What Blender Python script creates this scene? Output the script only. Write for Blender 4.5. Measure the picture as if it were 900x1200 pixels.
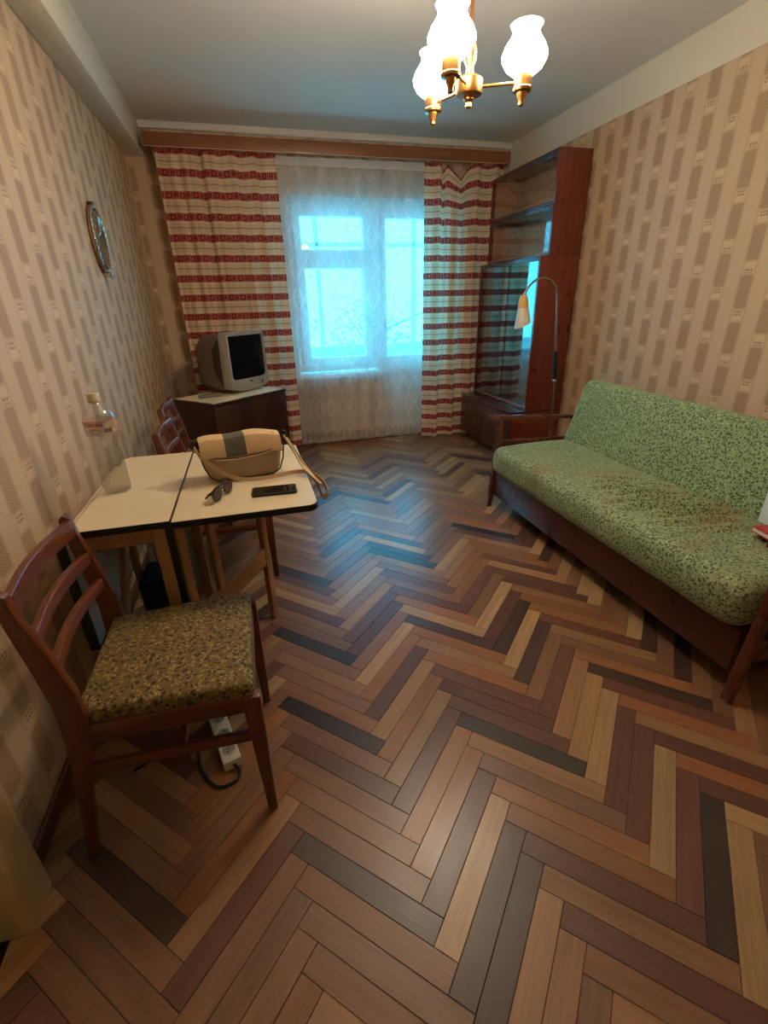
import bpy, bmesh, math, random
from mathutils import Vector, Matrix, noise
random.seed(7)
PI = math.pi
scene = bpy.context.scene
for o in list(bpy.data.objects): bpy.data.objects.remove(o, do_unlink=True)
COL = scene.collection

# ------------------------------------------------------------------ camera, world, exposure
HC = 1.263                                   # eye height
FPX = 546.835                                # focal length for a 900 x 1200 frame
CAM_R = (0.963352352972757, -0.26730189579515456, -0.022404029239599943)
CAM_U = (0.12967456872549976, 0.39097084119549097, 0.911222424856163)
CAM_F = (0.2348121594971354, 0.8807334998960845, -0.4113049378661595)
cd = bpy.data.cameras.new('camera')
cd.sensor_fit = 'VERTICAL'; cd.sensor_height = 36.0; cd.lens = FPX/1200*36.0
cd.clip_start = 0.02; cd.clip_end = 200
cam = bpy.data.objects.new('camera', cd); COL.objects.link(cam)
cam.matrix_world = Matrix(((CAM_R[0], CAM_U[0], -CAM_F[0], 0), (CAM_R[1], CAM_U[1], -CAM_F[1], 0),
                           (CAM_R[2], CAM_U[2], -CAM_F[2], HC), (0, 0, 0, 1)))
scene.camera = cam

SKY_STRENGTH = 16.5
LAMP_STRENGTH = 72.0
w = bpy.data.worlds.new('overcast_sky'); scene.world = w; w.use_nodes = True
bg = w.node_tree.nodes['Background']
bg.inputs['Color'].default_value = (0.032, 0.38, 0.64, 1); bg.inputs['Strength'].default_value = SKY_STRENGTH
pl = bpy.data.lights.new('window_portal', 'AREA'); pl.shape = 'RECTANGLE'; pl.size = 1.5; pl.size_y = 2.1
po = bpy.data.objects.new('window_portal', pl); COL.objects.link(po)
po.location = (1.1, 4.78, 1.05); po.rotation_euler = (-PI/2, 0, 0)
try: pl.cycles.is_portal = True
except Exception: pass
vs = scene.view_settings
vs.view_transform = 'Standard'; vs.look = 'None'; vs.exposure = 0.40; vs.gamma = 1.0; vs.use_curve_mapping = False

# ------------------------------------------------------------------ helpers
def lin(r, g, b):
    f = lambda c: (c/255/12.92 if c/255 <= 0.04045 else ((c/255+0.055)/1.055)**2.4)
    return (f(r), f(g), f(b), 1.0)

class S:                                      # a shader value with operators
    def __init__(s, nt, v): s.nt, s.v = nt, v
    def m(s, op, b=None, c=None, clamp=False):
        n = s.nt.nodes.new('ShaderNodeMath'); n.operation = op; n.use_clamp = clamp
        for i, x in enumerate((s, b, c)):
            if x is None: continue
            x = x.v if isinstance(x, S) else x
            if isinstance(x, (int, float)): n.inputs[i].default_value = x
            else: s.nt.links.new(x, n.inputs[i])
        return S(s.nt, n.outputs[0])
    def __add__(s, b): return s.m('ADD', b)
    def __sub__(s, b): return s.m('SUBTRACT', b)
    def __mul__(s, b): return s.m('MULTIPLY', b)
    def __truediv__(s, b): return s.m('DIVIDE', b)
    def fract(s): return s.m('FRACT')
    def floor(s): return s.m('FLOOR')
    def abs(s): return s.m('ABSOLUTE')
    def sin(s): return s.m('SINE')
    def lt(s, b): return s.m('LESS_THAN', b)
    def gt(s, b): return s.m('GREATER_THAN', b)
    def pow(s, b): return s.m('POWER', b)
    def max(s, b): return s.m('MAXIMUM', b)
    def min(s, b): return s.m('MINIMUM', b)
    def mod(s, b): return s.m('FLOORED_MODULO', b)
    def inv(s): return S(s.nt, 1.0).m('SUBTRACT', s)
    def ramp(s, a, b):                        # smooth 0..1 between a and b
        n = s.nt.nodes.new('ShaderNodeMapRange'); n.interpolation_type = 'SMOOTHSTEP'
        s.nt.links.new(s.v, n.inputs['Value'])
        n.inputs['From Min'].default_value = a; n.inputs['From Max'].default_value = b
        return S(s.nt, n.outputs['Result'])

class Mat:
    def __init__(s, name):
        s.m = bpy.data.materials.new(name); s.m.use_nodes = True
        s.nt = s.m.node_tree; s.nt.nodes.clear()
        s.out = s.nt.nodes.new('ShaderNodeOutputMaterial')
    def n(s, t, **kw):
        n = s.nt.nodes.new(t)
        for k, v in kw.items(): setattr(n, k, v)
        return n
    def link(s, a, b): s.nt.links.new(a.v if isinstance(a, S) else a, b)
    def coord(s, kind='Object'):
        return s.n('ShaderNodeTexCoord').outputs[kind]
    def xyz(s, vec):
        n = s.n('ShaderNodeSeparateXYZ'); s.link(vec, n.inputs[0])
        return [S(s.nt, n.outputs[i]) for i in range(3)]
    def vec(s, x, y, z):
        n = s.n('ShaderNodeCombineXYZ')
        for i, a in enumerate((x, y, z)):
            if isinstance(a, S): s.link(a, n.inputs[i])
            else: n.inputs[i].default_value = a
        return n.outputs[0]
    def mapping(s, vec, scale=(1, 1, 1), loc=(0, 0, 0), rot=(0, 0, 0)):
        n = s.n('ShaderNodeMapping'); s.link(vec, n.inputs[0])
        n.inputs['Scale'].default_value = scale; n.inputs['Location'].default_value = loc; n.inputs['Rotation'].default_value = rot
        return n.outputs[0]
    def noise(s, vec, scale, detail=3, rough=0.55, dist=0.0):
        n = s.n('ShaderNodeTexNoise'); s.link(vec, n.inputs['Vector'])
        n.inputs['Scale'].default_value = scale; n.inputs['Detail'].default_value = detail
        n.inputs['Roughness'].default_value = rough; n.inputs['Distortion'].default_value = dist
        return S(s.nt, n.outputs[0])
    def voronoi(s, vec, scale, feature='F1', out='Distance', rnd=1.0):
        n = s.n('ShaderNodeTexVoronoi', feature=feature); s.link(vec, n.inputs['Vector'])
        n.inputs['Scale'].default_value = scale; n.inputs['Randomness'].default_value = rnd
        return S(s.nt, n.outputs[out])
    def mix(s, f, a, b):
        n = s.n('ShaderNodeMix', data_type='RGBA')
        if isinstance(f, S): s.link(f, n.inputs[0])
        else: n.inputs[0].default_value = f
        for i, x in ((6, a), (7, b)):
            if isinstance(x, tuple): n.inputs[i].default_value = x
            else: s.link(x, n.inputs[i])
        return n.outputs[2]
    def scale_col(s, col, f):                 # colour times value
        n = s.n('ShaderNodeMix', data_type='RGBA', blend_type='MULTIPLY'); n.inputs[0].default_value = 1
        if isinstance(col, tuple): n.inputs[6].default_value = col
        else: s.link(col, n.inputs[6])
        c = s.n('ShaderNodeCombineColor')
        for i in range(3): s.link(f, c.inputs[i])
        s.link(c.outputs[0], n.inputs[7])
        return n.outputs[2]
    def bump(s, h, dist=0.001, strength=1.0):
        n = s.n('ShaderNodeBump'); s.link(h, n.inputs['Height'])
        n.inputs['Distance'].default_value = dist; n.inputs['Strength'].default_value = strength
        return n.outputs[0]
    def pbr(s, color, rough=0.6, normal=None, **kw):
        p = s.n('ShaderNodeBsdfPrincipled')
        if isinstance(color, tuple): p.inputs['Base Color'].default_value = color
        else: s.link(color, p.inputs['Base Color'])
        if isinstance(rough, S): s.link(rough, p.inputs['Roughness'])
        else: p.inputs['Roughness'].default_value = rough
        if normal is not None: s.link(normal, p.inputs['Normal'])
        for k, v in kw.items():
            k = k.replace('_', ' ')
            if isinstance(v, (S, bpy.types.NodeSocket)): s.link(v, p.inputs[k])
            else: p.inputs[k].default_value = v
        return p.outputs[0]
    def done(s, shader):
        s.link(shader, s.out.inputs['Surface']); return s.m

def plain(name, rgb, rough=0.5, metal=0.0, var=0.0, scale=30, **kw):
    M = Mat(name); c = lin(*rgb)
    v = M.noise(M.coord(), scale, 4)
    col = M.scale_col(c, v*(2*max(var, 0.06)) + (1-max(var, 0.06)))
    return M.done(M.pbr(col, rough, Metallic=metal, **kw))

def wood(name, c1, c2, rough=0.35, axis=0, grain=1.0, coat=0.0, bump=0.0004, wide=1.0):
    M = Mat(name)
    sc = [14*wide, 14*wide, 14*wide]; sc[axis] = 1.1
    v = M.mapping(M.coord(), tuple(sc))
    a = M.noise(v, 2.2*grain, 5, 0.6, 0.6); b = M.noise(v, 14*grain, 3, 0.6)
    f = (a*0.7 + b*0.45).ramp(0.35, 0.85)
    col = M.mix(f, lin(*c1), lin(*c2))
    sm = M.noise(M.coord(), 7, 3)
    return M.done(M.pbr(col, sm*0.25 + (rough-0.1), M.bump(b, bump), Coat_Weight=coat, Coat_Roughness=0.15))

class MB:
    """collects shapes; build() links them as one mesh object"""
    def __init__(s, off=(0, 0, 0)): s.v, s.f, s.off = [], [], off
    def add(s, vs, fs):
        k = len(s.v); o = s.off
        s.v += [(a-o[0], b-o[1], c-o[2]) for a, b, c in vs]; s.f += [[i+k for i in f] for f in fs]
        return s
    def box(s, x0, x1, y0, y1, z0, z1):
        return s.add([(x0,y0,z0),(x1,y0,z0),(x1,y1,z0),(x0,y1,z0),(x0,y0,z1),(x1,y0,z1),(x1,y1,z1),(x0,y1,z1)],
                     [(0,3,2,1),(4,5,6,7),(0,1,5,4),(1,2,6,5),(2,3,7,6),(3,0,4,7)])
    def prism(s, poly, a0, a1, axis=1):
        """poly: 2D points; axis is the extrusion axis; other axes in order"""
        n = len(poly); vs = []
        for a in (a0, a1):
            for p, q in poly:
                c = [p, q]; c.insert(axis, a); vs.append(tuple(c))
        fs = [list(range(n)), list(range(2*n-1, n-1, -1))]
        for i in range(n):
            j = (i+1) % n; fs.append([i, i+n, j+n, j])
        return s.add(vs, fs)
    def tube(s, pts, r, n=10, cap=True, flat=None):
        pts = [Vector(p) for p in pts]; m = len(pts)
        rr = r if isinstance(r, (list, tuple)) else [r]*m
        vs = []; nv = None
        for i, p in enumerate(pts):
            t = (pts[min(i+1, m-1)] - pts[max(i-1, 0)]).normalized()
            if nv is None:
                a = Vector((0, 0, 1)) if abs(t.z) < 0.9 else Vector((1, 0, 0))
                nv = t.cross(a).normalized()
            nv = (nv - t*nv.dot(t)).normalized(); bv = t.cross(nv)
            for k in range(n):
                an = 2*PI*k/n
                ra, rb = (rr[i], rr[i]) if flat is None else (rr[i], rr[i]*flat)
                vs.append(tuple(p + nv*math.cos(an)*ra + bv*math.sin(an)*rb))
        fs = []
        for i in range(m-1):
            for k in range(n):
                l = (k+1) % n; fs.append((i*n+k, i*n+l, (i+1)*n+l, (i+1)*n+k))
        if cap: fs += [list(range(n-1, -1, -1)), list(range((m-1)*n, m*n))]
        return s.add(vs, fs)
    def ribbon(s, pts, width, thick, side):
        """flat strap through pts, side = width direction"""
        pts = [Vector(p) for p in pts]; m = len(pts); vs = []
        for i, p in enumerate(pts):
            t = (pts[min(i+1, m-1)] - pts[max(i-1, 0)]).normalized()
            sd = side[i] if isinstance(side, list) else side
            sv = Vector(sd); sv = (sv - t*sv.dot(t)).normalized(); nv = t.cross(sv)
            for a, b in ((-1,-1),(1,-1),(1,1),(-1,1)):
                vs.append(tuple(p + sv*a*width/2 + nv*b*thick/2))
        fs = []
        for i in range(m-1):
            for k in range(4):
                l = (k+1) % 4; fs.append((i*4+k, i*4+l, (i+1)*4+l, (i+1)*4+k))
        fs += [(3,2,1,0), tuple(range((m-1)*4, m*4))]
        return s.add(vs, fs)
    def lathe(s, prof, c=(0, 0, 0), n=28, axis=2, cap=True):
        vs = []; m = len(prof)
        for r, z in prof:
            for k in range(n):
                a = 2*PI*k/n; p = [math.cos(a)*r, math.sin(a)*r]
                p.insert(axis, z); vs.append((p[0]+c[0], p[1]+c[1], p[2]+c[2]))
        fs = [(i*n+k, i*n+(k+1) % n, (i+1)*n+(k+1) % n, (i+1)*n+k) for i in range(m-1) for k in range(n)]
        if cap: fs += [list(range(n-1, -1, -1)), list(range((m-1)*n, m*n))]
        return s.add(vs, fs)
    def bar(s, p, q, wx, wy, up=(0, 0, 1)):
        """rectangular bar from p to q; wy measured along 'up'"""
        p, q = Vector(p), Vector(q); t = (q-p).normalized(); u = Vector(up); u = (u - t*u.dot(t)).normalized(); sv = t.cross(u)
        vs = [tuple(b + sv*a*wx/2 + u*c*wy/2) for b in (p, q) for a, c in ((-1,-1),(1,-1),(1,1),(-1,1))]
        return s.add(vs, [(0,1,2,3),(7,6,5,4),(0,4,5,1),(1,5,6,2),(2,6,7,3),(3,7,4,0)])
    def mesh(s, name):
        me = bpy.data.meshes.new(name); me.from_pydata(s.v, [], s.f); me.validate()
        bm = bmesh.new(); bm.from_mesh(me); bmesh.ops.recalc_face_normals(bm, faces=bm.faces); bm.to_mesh(me); bm.free()
        return me
    def build(s, name, material, parent=None, bevel=0.0, smooth=True, seg=2, label=None, angle=38):
        me = s.mesh(name)
        if bevel:
            bm = bmesh.new(); bm.from_mesh(me)
            ed = [e for e in bm.edges if len(e.link_faces) == 2 and e.calc_face_angle(0) > 0.6]
            bmesh.ops.bevel(bm, geom=ed, offset=bevel, segments=seg, profile=0.5, affect='EDGES', clamp_overlap=True)
            bm.to_mesh(me); bm.free()
        if smooth:
            me.shade_smooth(); me.set_sharp_from_angle(angle=math.radians(angle))
        me.materials.append(material)
        o = bpy.data.objects.new(name, me); COL.objects.link(o)
        if parent: o.parent = parent
        if label: o['label'] = label
        return o

def thing(name, label, cat, loc=(0, 0, 0), rz=0.0, group=None):
    o = bpy.data.objects.new(name, None); COL.objects.link(o); o.empty_display_size = 0.1
    o.location = loc; o.rotation_euler = (0, 0, rz); o['label'] = label; o['category'] = cat
    if group: o['group'] = group
    return o
def tag(o, label, cat, group=None):
    o['label'] = label; o['category'] = cat
    if group: o['group'] = group
    return o
def struct(o, label=None):
    o['kind'] = 'structure'
    if label: o['label'] = label
    return o
def sroot(name, label):
    o = bpy.data.objects.new(name, None); COL.objects.link(o); o.empty_display_size = 0.1
    return struct(o, label)
def copy_tree(o, parent=None):
    c = o.copy(); COL.objects.link(c)
    if parent: c.parent = parent
    for ch in [x for x in bpy.data.objects if x.parent == o]: copy_tree(ch, c)
    return c

def grid_mesh(fn, nu, nv, uv=None, closed_u=False):
    """fn(i/nu, j/nv) -> point; uv(i/nu, j/nv) -> (u, v)"""
    vs = [fn(i/nu, j/nv) for j in range(nv+1) for i in range(nu+1)]
    fs = [(j*(nu+1)+i, j*(nu+1)+i+1, (j+1)*(nu+1)+i+1, (j+1)*(nu+1)+i) for j in range(nv) for i in range(nu)]
    me = bpy.data.meshes.new('sheet'); me.from_pydata(vs, [], fs)
    if uv:
        ul = me.uv_layers.new(name='UVMap'); c = [uv(i/nu, j/nv) for j in range(nv+1) for i in range(nu+1)]
        for lp in me.loops: ul.data[lp.index].uv = c[lp.vertex_index]
    me.shade_smooth(); return me

def cushion_mesh(sx, sy, sz, r, div=(8, 8, 2), deform=None):
    """rounded upholstered block centred in x,y, z from 0 to sz"""
    def ax(L, n): return [0, 0.12*r, 0.4*r, 0.7*r] + [r + (L-2*r)*i/n for i in range(n+1)] + [L-0.7*r, L-0.4*r, L-0.12*r, L]
    X, Y, Z = ax(sx, div[0]), ax(sy, div[1]), ax(sz, div[2]); dx, dy, dz = len(X)-1, len(Y)-1, len(Z)-1
    bm = bmesh.new(); vmap = {}; lim = Vector((sx/2-r, sy/2-r, sz/2-r))
    def put(i, j, k):
        key = (i, j, k)
        if key not in vmap:
            p = Vector((X[i]-sx/2, Y[j]-sy/2, Z[k]-sz/2))
            q = Vector([max(-lim[a], min(lim[a], p[a])) for a in range(3)]); d = p-q
            if d.length > 1e-9: p = q + d.normalized()*max(abs(d.x), abs(d.y), abs(d.z))
            p.z += sz/2
            if deform: p = Vector(deform(p))
            vmap[key] = bm.verts.new(p)
        return vmap[key]
    def face(*v):
        try: bm.faces.new(v)
        except ValueError: pass
    for i in range(dx):
        for j in range(dy):
            for k in (0, dz): face(put(i,j,k), put(i+1,j,k), put(i+1,j+1,k), put(i,j+1,k))
    for i in range(dx):
        for k in range(dz):
            for j in (0, dy): face(put(i,j,k), put(i+1,j,k), put(i+1,j,k+1), put(i,j,k+1))
    for j in range(dy):
        for k in range(dz):
            for i in (0, dx): face(put(i,j,k), put(i,j+1,k), put(i,j+1,k+1), put(i,j,k+1))
    bmesh.ops.recalc_face_normals(bm, faces=bm.faces)
    me = bpy.data.meshes.new('cushion'); bm.to_mesh(me); bm.free(); me.shade_smooth(); return me
def obj(name, me, material, parent=None, loc=None, rot=None):
    o = bpy.data.objects.new(name, me); COL.objects.link(o)
    if material: me.materials.append(material)
    if parent: o.parent = parent
    if loc: o.location = loc
    if rot: o.rotation_euler = rot
    return o

# ------------------------------------------------------------------ materials
def wallpaper(name, ax):
    M = Mat(name); X, Y, Z = M.xyz(M.coord())
    h = Y if ax == 'y' else X
    u = (h + 0.0) / 0.1485; col = u.floor(); fu = (u.fract() - 0.5).abs() * 0.1485
    par = col.mod(2)
    vv = (Z + par*0.106 + 0.037) / 0.2165; row = vv.floor(); fv = (vv.fract() - 0.5).abs() * 0.2165
    # oblong panel with clipped corners
    pan = (fu.ramp(0.030, 0.034).inv()) * (fv.ramp(0.072, 0.078).inv()) * ((fu + fv*0.6).ramp(0.069, 0.074).inv())
    # pin-hole dots inside the panels
    du = (h*105.0).fract() - 0.5; dv = ((Z*105.0) + (h*105.0).floor()*0.5).fract() - 0.5
    dot = (du*du + dv*dv).ramp(0.05, 0.11).inv()
    # flowers between the panels: dotted every other one
    fl = (fu.ramp(0.020, 0.024).inv()) * (fv.ramp(0.083, 0.087))
    even = row.mod(2).lt(0.5)
    eu = ((h-(col+0.5)*0.1485)/0.0135 + 0.5).fract() - 0.5
    ev = ((vv.fract()*0.2165)/0.0135 + 0.16).fract() - 0.5
    fdot = (eu*eu + ev*ev).ramp(0.06, 0.13).inv() * fl * even
    # fine light threads between the columns
    th = ((h*2*PI/0.0075).sin()*0.5 + 0.5) * fu.ramp(0.040, 0.044)
    soft = M.noise(M.coord(), 1.6, 3); fine = M.noise(M.coord(), 220, 2)
    base = M.mix(soft, lin(202, 172, 138), lin(191, 159, 123))
    c = M.mix(th*0.55, base, lin(222, 196, 164))
    c = M.mix(fl*even.inv()*0.3, c, lin(224, 198, 160))
    c = M.mix(pan*(soft*0.45+0.18), c, lin(158, 124, 92))
    halo = (fu.ramp(0.024, 0.032).inv()) * (fv.ramp(0.080, 0.086)); c = M.mix(halo*0.28, c, lin(222, 196, 164))
    c = M.mix(pan*dot*0.5, c, lin(92, 62, 42))
    c = M.mix(fdot*0.7, c, lin(104, 74, 50))
    c = M.scale_col(c, fine*0.25 + 0.875)
    hgt = pan*dot*-1.0 - fdot + th*0.4
    return M.done(M.pbr(c, 0.62, M.bump(hgt, 0.0007, 0.8)))
m_wall_y = wallpaper('wallpaper_sides', 'y'); m_wall_x = wallpaper('wallpaper_window_end', 'x')

def paint(name, rgb, rough=0.6, var=0.05):
    M = Mat(name); n = M.noise(M.coord(), 2.3, 5, 0.6); f = M.noise(M.coord(), 90, 3)
    c = M.scale_col(lin(*rgb), n*(2*var) + (1-var))
    return M.done(M.pbr(c, rough, M.bump(f, 0.0006, 0.5)))
m_ceil = paint('ceiling_whitewash', (226, 220, 208), 0.85, 0.06)
m_white = paint('cream_wall_paint', (222, 212, 190), 0.5, 0.05)
m_wframe = paint('white_window_enamel', (226, 226, 222), 0.35, 0.04)
m_door = paint('pale_door_enamel', (200, 205, 190), 0.4, 0.05)
m_casing = paint('cream_door_casing', (206, 178, 128), 0.4, 0.05)

def plank_material(name, use_attr):
    M = Mat(name)
    if use_attr:
        a = M.n('ShaderNodeVertexColor', layer_name='Col').outputs[0]; v = M.coord('UV'); off = None
        vec = M.mapping(v, (1, 1, 1)); x, y, z = M.xyz(vec)
    else:
        oi = M.n('ShaderNodeObjectInfo'); a = oi.outputs['Color']; x, y, z = M.xyz(M.coord())
        r = S(M.nt, oi.outputs['Random']); x = x + r*37.0; y = y + r*11.0; z = r*5.0
    v1 = M.vec(x*3.0, y*60.0, z); v2 = M.vec(x*14.0, y*240.0, z); v3 = M.vec(x*5.0, y*12.0, z)
    g1 = M.noise(v1, 1.0, 5, 0.62, 0.8); g2 = M.noise(v2, 1.0, 3, 0.6); g3 = M.noise(v3, 1.0, 4)
    c = M.scale_col(a, g1*0.9 + g3*0.36 + g2*0.34 + 0.20)
    pores = g2.ramp(0.66, 0.74) * 0.5
    c = M.mix(pores, c, lin(60, 38, 26))
    rg = g3*0.22 + g2*0.10 + 0.18
    return M.done(M.pbr(c, rg, M.bump(g2*0.5 + g1, 0.0005, 0.6), Specular_IOR_Level=0.58))
m_plank = plank_material('parquet_plank', False); m_plank_far = plank_material('parquet_plank_joined', True)
m_sub = plain('dark_joint_filler', (38, 26, 20), 0.9)

m_mahog = wood('mahogany_veneer_upright', (124, 48, 26), (84, 28, 16), 0.28, 2, 1.0, 0.5)
m_mahog_y = wood('mahogany_veneer_lengthwise', (86, 36, 22), (50, 19, 12), 0.28, 1, 1.0, 0.5)
m_mahog_x = wood('mahogany_veneer_cross', (92, 38, 22), (56, 21, 13), 0.28, 0, 1.0, 0.5)
m_chair = wood('red_brown_chair_beech', (116, 58, 28), (78, 36, 18), 0.34, 2, 0.8, 0.15)
m_chair_y = wood('red_brown_chair_rail', (122, 62, 30), (84, 39, 19), 0.34, 1, 0.8, 0.15)
m_chair_x = wood('red_brown_chair_stretcher', (112, 56, 28), (78, 36, 18), 0.34, 0, 0.8, 0.15)
m_pine = wood('pale_birch_frame', (176, 134, 88), (144, 102, 62), 0.45, 2, 0.8)
m_pine_y = wood('pale_birch_rail', (176, 134, 88), (146, 104, 64), 0.45, 1, 0.8)
m_corn = wood('cornice_oak_veneer', (150, 92, 54), (118, 68, 38), 0.4, 0, 0.8, 0.2)
m_base = wood('brown_skirting', (96, 58, 38), (70, 40, 26), 0.4, 1, 0.7)
m_base_x = wood('brown_skirting_cross', (128, 84, 58), (96, 60, 40), 0.4, 0, 0.7)
m_arm = wood('sofa_arm_wood', (104, 50, 28), (72, 30, 17), 0.25, 0, 0.8, 0.5)

# ------------------------------------------------------------------ the room
XL, XR, YB, YW, ZC = -0.675, 2.42, -0.75, 4.50, 2.48

# floor: herringbone parquet
PW, PL, DX = 0.05692, 0.3932, 0.556
U0, V0 = (0.535+0.726)/math.sqrt(2) - PL, (0.726-0.535)/math.sqrt(2)
HINTS = "0.356,0.576,L;0.402,0.537,D;0.407,0.468,D;0.354,0.656,P;0.334,0.719,O;0.318,0.806,O;0.401,0.954,P;0.371,1.030,T;0.331,1.088,T;0.365,1.127,P;0.113,1.107,K;0.112,0.996,B;0.101,0.940,P;0.126,0.897,B;0.109,0.818,B;0.105,0.729,B;0.108,0.622,D;0.121,0.562,O;0.671,0.893,K;0.731,0.994,P;0.851,0.886,T;0.867,0.835,T;0.701,0.728,T;0.681,0.650,O;0.674,0.549,O;0.676,0.471,P;0.830,0.827,L;0.859,0.766,L;0.899,0.725,P;0.925,0.670,P;0.931,0.592,L;0.956,0.524,P;0.969,0.463,K;0.949,0.374,L;1.102,0.459,B;1.182,0.641,P;1.158,0.593,O;1.135,0.532,P;0.712,0.760,O;0.678,0.502,D;0.659,0.435,B;0.637,0.366,P;0.578,0.340,B;0.475,0.586,D;0.484,0.532,D;0.455,0.434,T;0.482,0.378,T;0.498,0.307,B;0.929,1.553,L;0.929,1.468,P;0.930,1.382,D;0.926,1.310,L;0.933,1.239,D;0.932,1.156,B;0.933,1.078,P;0.940,1.009,T;0.940,0.931,B;0.949,0.867,T;0.982,0.814,P;1.241,1.821,P;1.208,1.687,P;1.239,1.504,B;1.223,1.377,O;1.226,1.291,P;1.235,1.215,T;1.200,1.137,B;1.219,1.069,O;1.204,0.997,D;1.222,0.949,K;1.190,0.867,O;1.181,0.823,B;0.771,1.268,O;0.733,1.216,T;0.707,1.147,O;0.705,1.080,P;0.707,1.024,T;0.692,0.944,P;0.576,0.880,T;1.419,2.018,L;1.432,1.881,D;1.428,1.761,L;1.445,1.695,B;1.443,1.612,L;1.445,1.534,L;1.447,1.460,B;1.449,1.370,B;1.448,1.282,L;1.453,1.204,D;1.455,1.131,B;1.451,1.046,D;1.465,0.980,B;0.095,1.511,K;1.177,2.254,K;0.636,3.012,D;0.404,1.196,P;0.362,1.315,O;0.325,1.404,B;0.223,1.582,B;-0.018,1.122,B;-0.014,1.024,P;0.001,0.934,B;-0.068,0.996,O;-0.100,0.862,T;-0.086,0.749,P;-0.111,0.663,B;-0.068,0.608,B;-0.100,0.549,B;0.029,0.557,B;0.066,0.473,B;-0.035,0.502,K"
PAL = {'K': (52, 39, 34), 'D': (74, 50, 39), 'P': (100, 62, 47), 'B': (126, 87, 60), 'O': (140, 91, 54), 'T': (150, 108, 70), 'L': (166, 130, 88)}
hint = [(float(a), float(b), c) for a, b, c in (t.split(',') for t in HINTS.split(';'))]
floor = struct(MB().box(XL-0.1, XR+0.1, YB-0.1, YW+0.3, -0.08, -0.0125).build('floor', m_sub, smooth=False), 'herringbone parquet floor of mixed brown hardwood strips')
def clip(poly, rect):
    x0, x1, y0, y1 = rect
    for ax, lim, sg in ((0, x0, 1), (0, x1, -1), (1, y0, 1), (1, y1, -1)):
        out = []
        for i, p in enumerate(poly):
            q = poly[(i+1) % len(poly)]; a, b = sg*(p[ax]-lim), sg*(q[ax]-lim)
            if a >= 0: out.append(p)
            if (a >= 0) != (b >= 0):
                t = a/(a-b); out.append((p[0]+(q[0]-p[0])*t, p[1]+(q[1]-p[1])*t))
        poly = out
        if len(poly) < 3: return []
    return poly
def plank_shape(poly, dz=0.0):
    """poly in plank coordinates; chamfered prism, top at z = dz"""
    n = len(poly); cx = sum(p[0] for p in poly)/n; cy = sum(p[1] for p in poly)/n
    def ins(d):
        r = []
        for x, y in poly:
            ex, ey = x-cx, y-cy
            r.append((x - math.copysign(min(d, abs(ex)*0.5), ex), y - math.copysign(min(d, abs(ey)*0.5), ey)))
        return r
    a, b = ins(0.00045), ins(0.0013)
    vs = [(x, y, -0.0120) for x, y in a] + [(x, y, dz-0.0009) for x, y in a] + [(x, y, dz) for x, y in b]
    fs = [[2*n+i for i in range(n)]]
    for l in range(2):
        for i in range(n):
            j = (i+1) % n; fs.append([l*n+i, l*n+j, (l+1)*n+j, (l+1)*n+i])
    return vs, fs
def see(p):
    d = (p[0], p[1], -HC); z = sum(d[i]*CAM_F[i] for i in range(3))
    if z < 0.1: return None
    return 450 + FPX*sum(d[i]*CAM_R[i] for i in range(3))/z, 600 - FPX*sum(d[i]*CAM_U[i] for i in range(3))/z
planks = []
rect = (XL+0.001, XR-0.001, YB+0.001, YW-0.001); q2 = math.sqrt(0.5)
for cidx in range(-4, 6):
    for k in range(-60, 70):
        for fam in (0, 1):
            ou, ov = U0 + cidx*PL + k*PW, V0 - cidx*PL + k*PW
            if fam == 0: r4 = (ou, ou+PL, ov, ov+PW)
            else: r4 = (ou+PL, ou+PL+PW, ov+PW-PL, ov+PW)
            cu, cv = (r4[0]+r4[1])/2, (r4[2]+r4[3])/2
            ctr = ((cu-cv)*q2, (cu+cv)*q2)
            if not (XL-0.3 < ctr[0] < XR+0.3 and YB-0.3 < ctr[1] < YW+0.3): continue
            ang = PI/4 if fam == 0 else -PI/4
            ca, sa = math.cos(ang), math.sin(ang)
            loc4 = [(-PL/2, -PW/2), (PL/2, -PW/2), (PL/2, PW/2), (-PL/2, PW/2)]
            wp = [(ctr[0]+x*ca-y*sa, ctr[1]+x*sa+y*ca) for x, y in loc4]
            cp = clip(wp, rect)
            if not cp: continue
            ar = abs(sum(cp[i][0]*cp[(i+1) % len(cp)][1]-cp[(i+1) % len(cp)][0]*cp[i][1] for i in range(len(cp))))/2
            if ar < 2e-4: continue
            whole = all(rect[0] < x < rect[1] and rect[2] < y < rect[3] for x, y in wp)
            lp = loc4 if whole else [((x-ctr[0])*ca+(y-ctr[1])*sa, -(x-ctr[0])*sa+(y-ctr[1])*ca) for x, y in cp]
            pp = [see(p) for p in cp]; score = 0
            if all(pp):
                cl = clip(pp, (0, 900, 0, 1200))
                if cl: score = abs(sum(cl[i][0]*cl[(i+1) % len(cl)][1]-cl[(i+1) % len(cl)][0]*cl[i][1] for i in range(len(cl))))/2
                if ctr[0] > 1.62 and 0.75 < ctr[1] < 2.65: score *= 0.02      # below the sofa
                if ctr[0] > 1.96 and ctr[1] > 3.3: score *= 0.02
            rc = random.random(); tone = 'B' if rc < 0.34 else 'T' if rc < 0.58 else 'O' if rc < 0.72 else 'P' if rc < 0.84 else 'L' if rc < 0.95 else 'D' if rc < 0.985 else 'K'
            for hx, hy, t in hint:
                ex, ey = hx-ctr[0], hy-ctr[1]
                if abs(ex*ca+ey*sa) < PL/2 and abs(-ex*sa+ey*ca) < PW/2: tone = t; break
            jt = random.uniform(0.92, 1.08); c = [v*jt*random.uniform(0.985, 1.015) for v in PAL[tone]]
            planks.append([score, ctr, ang, lp, whole, lin(*[min(255, v) for v in c])])
planks.sort(key=lambda p: -p[0])
shared = []
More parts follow.
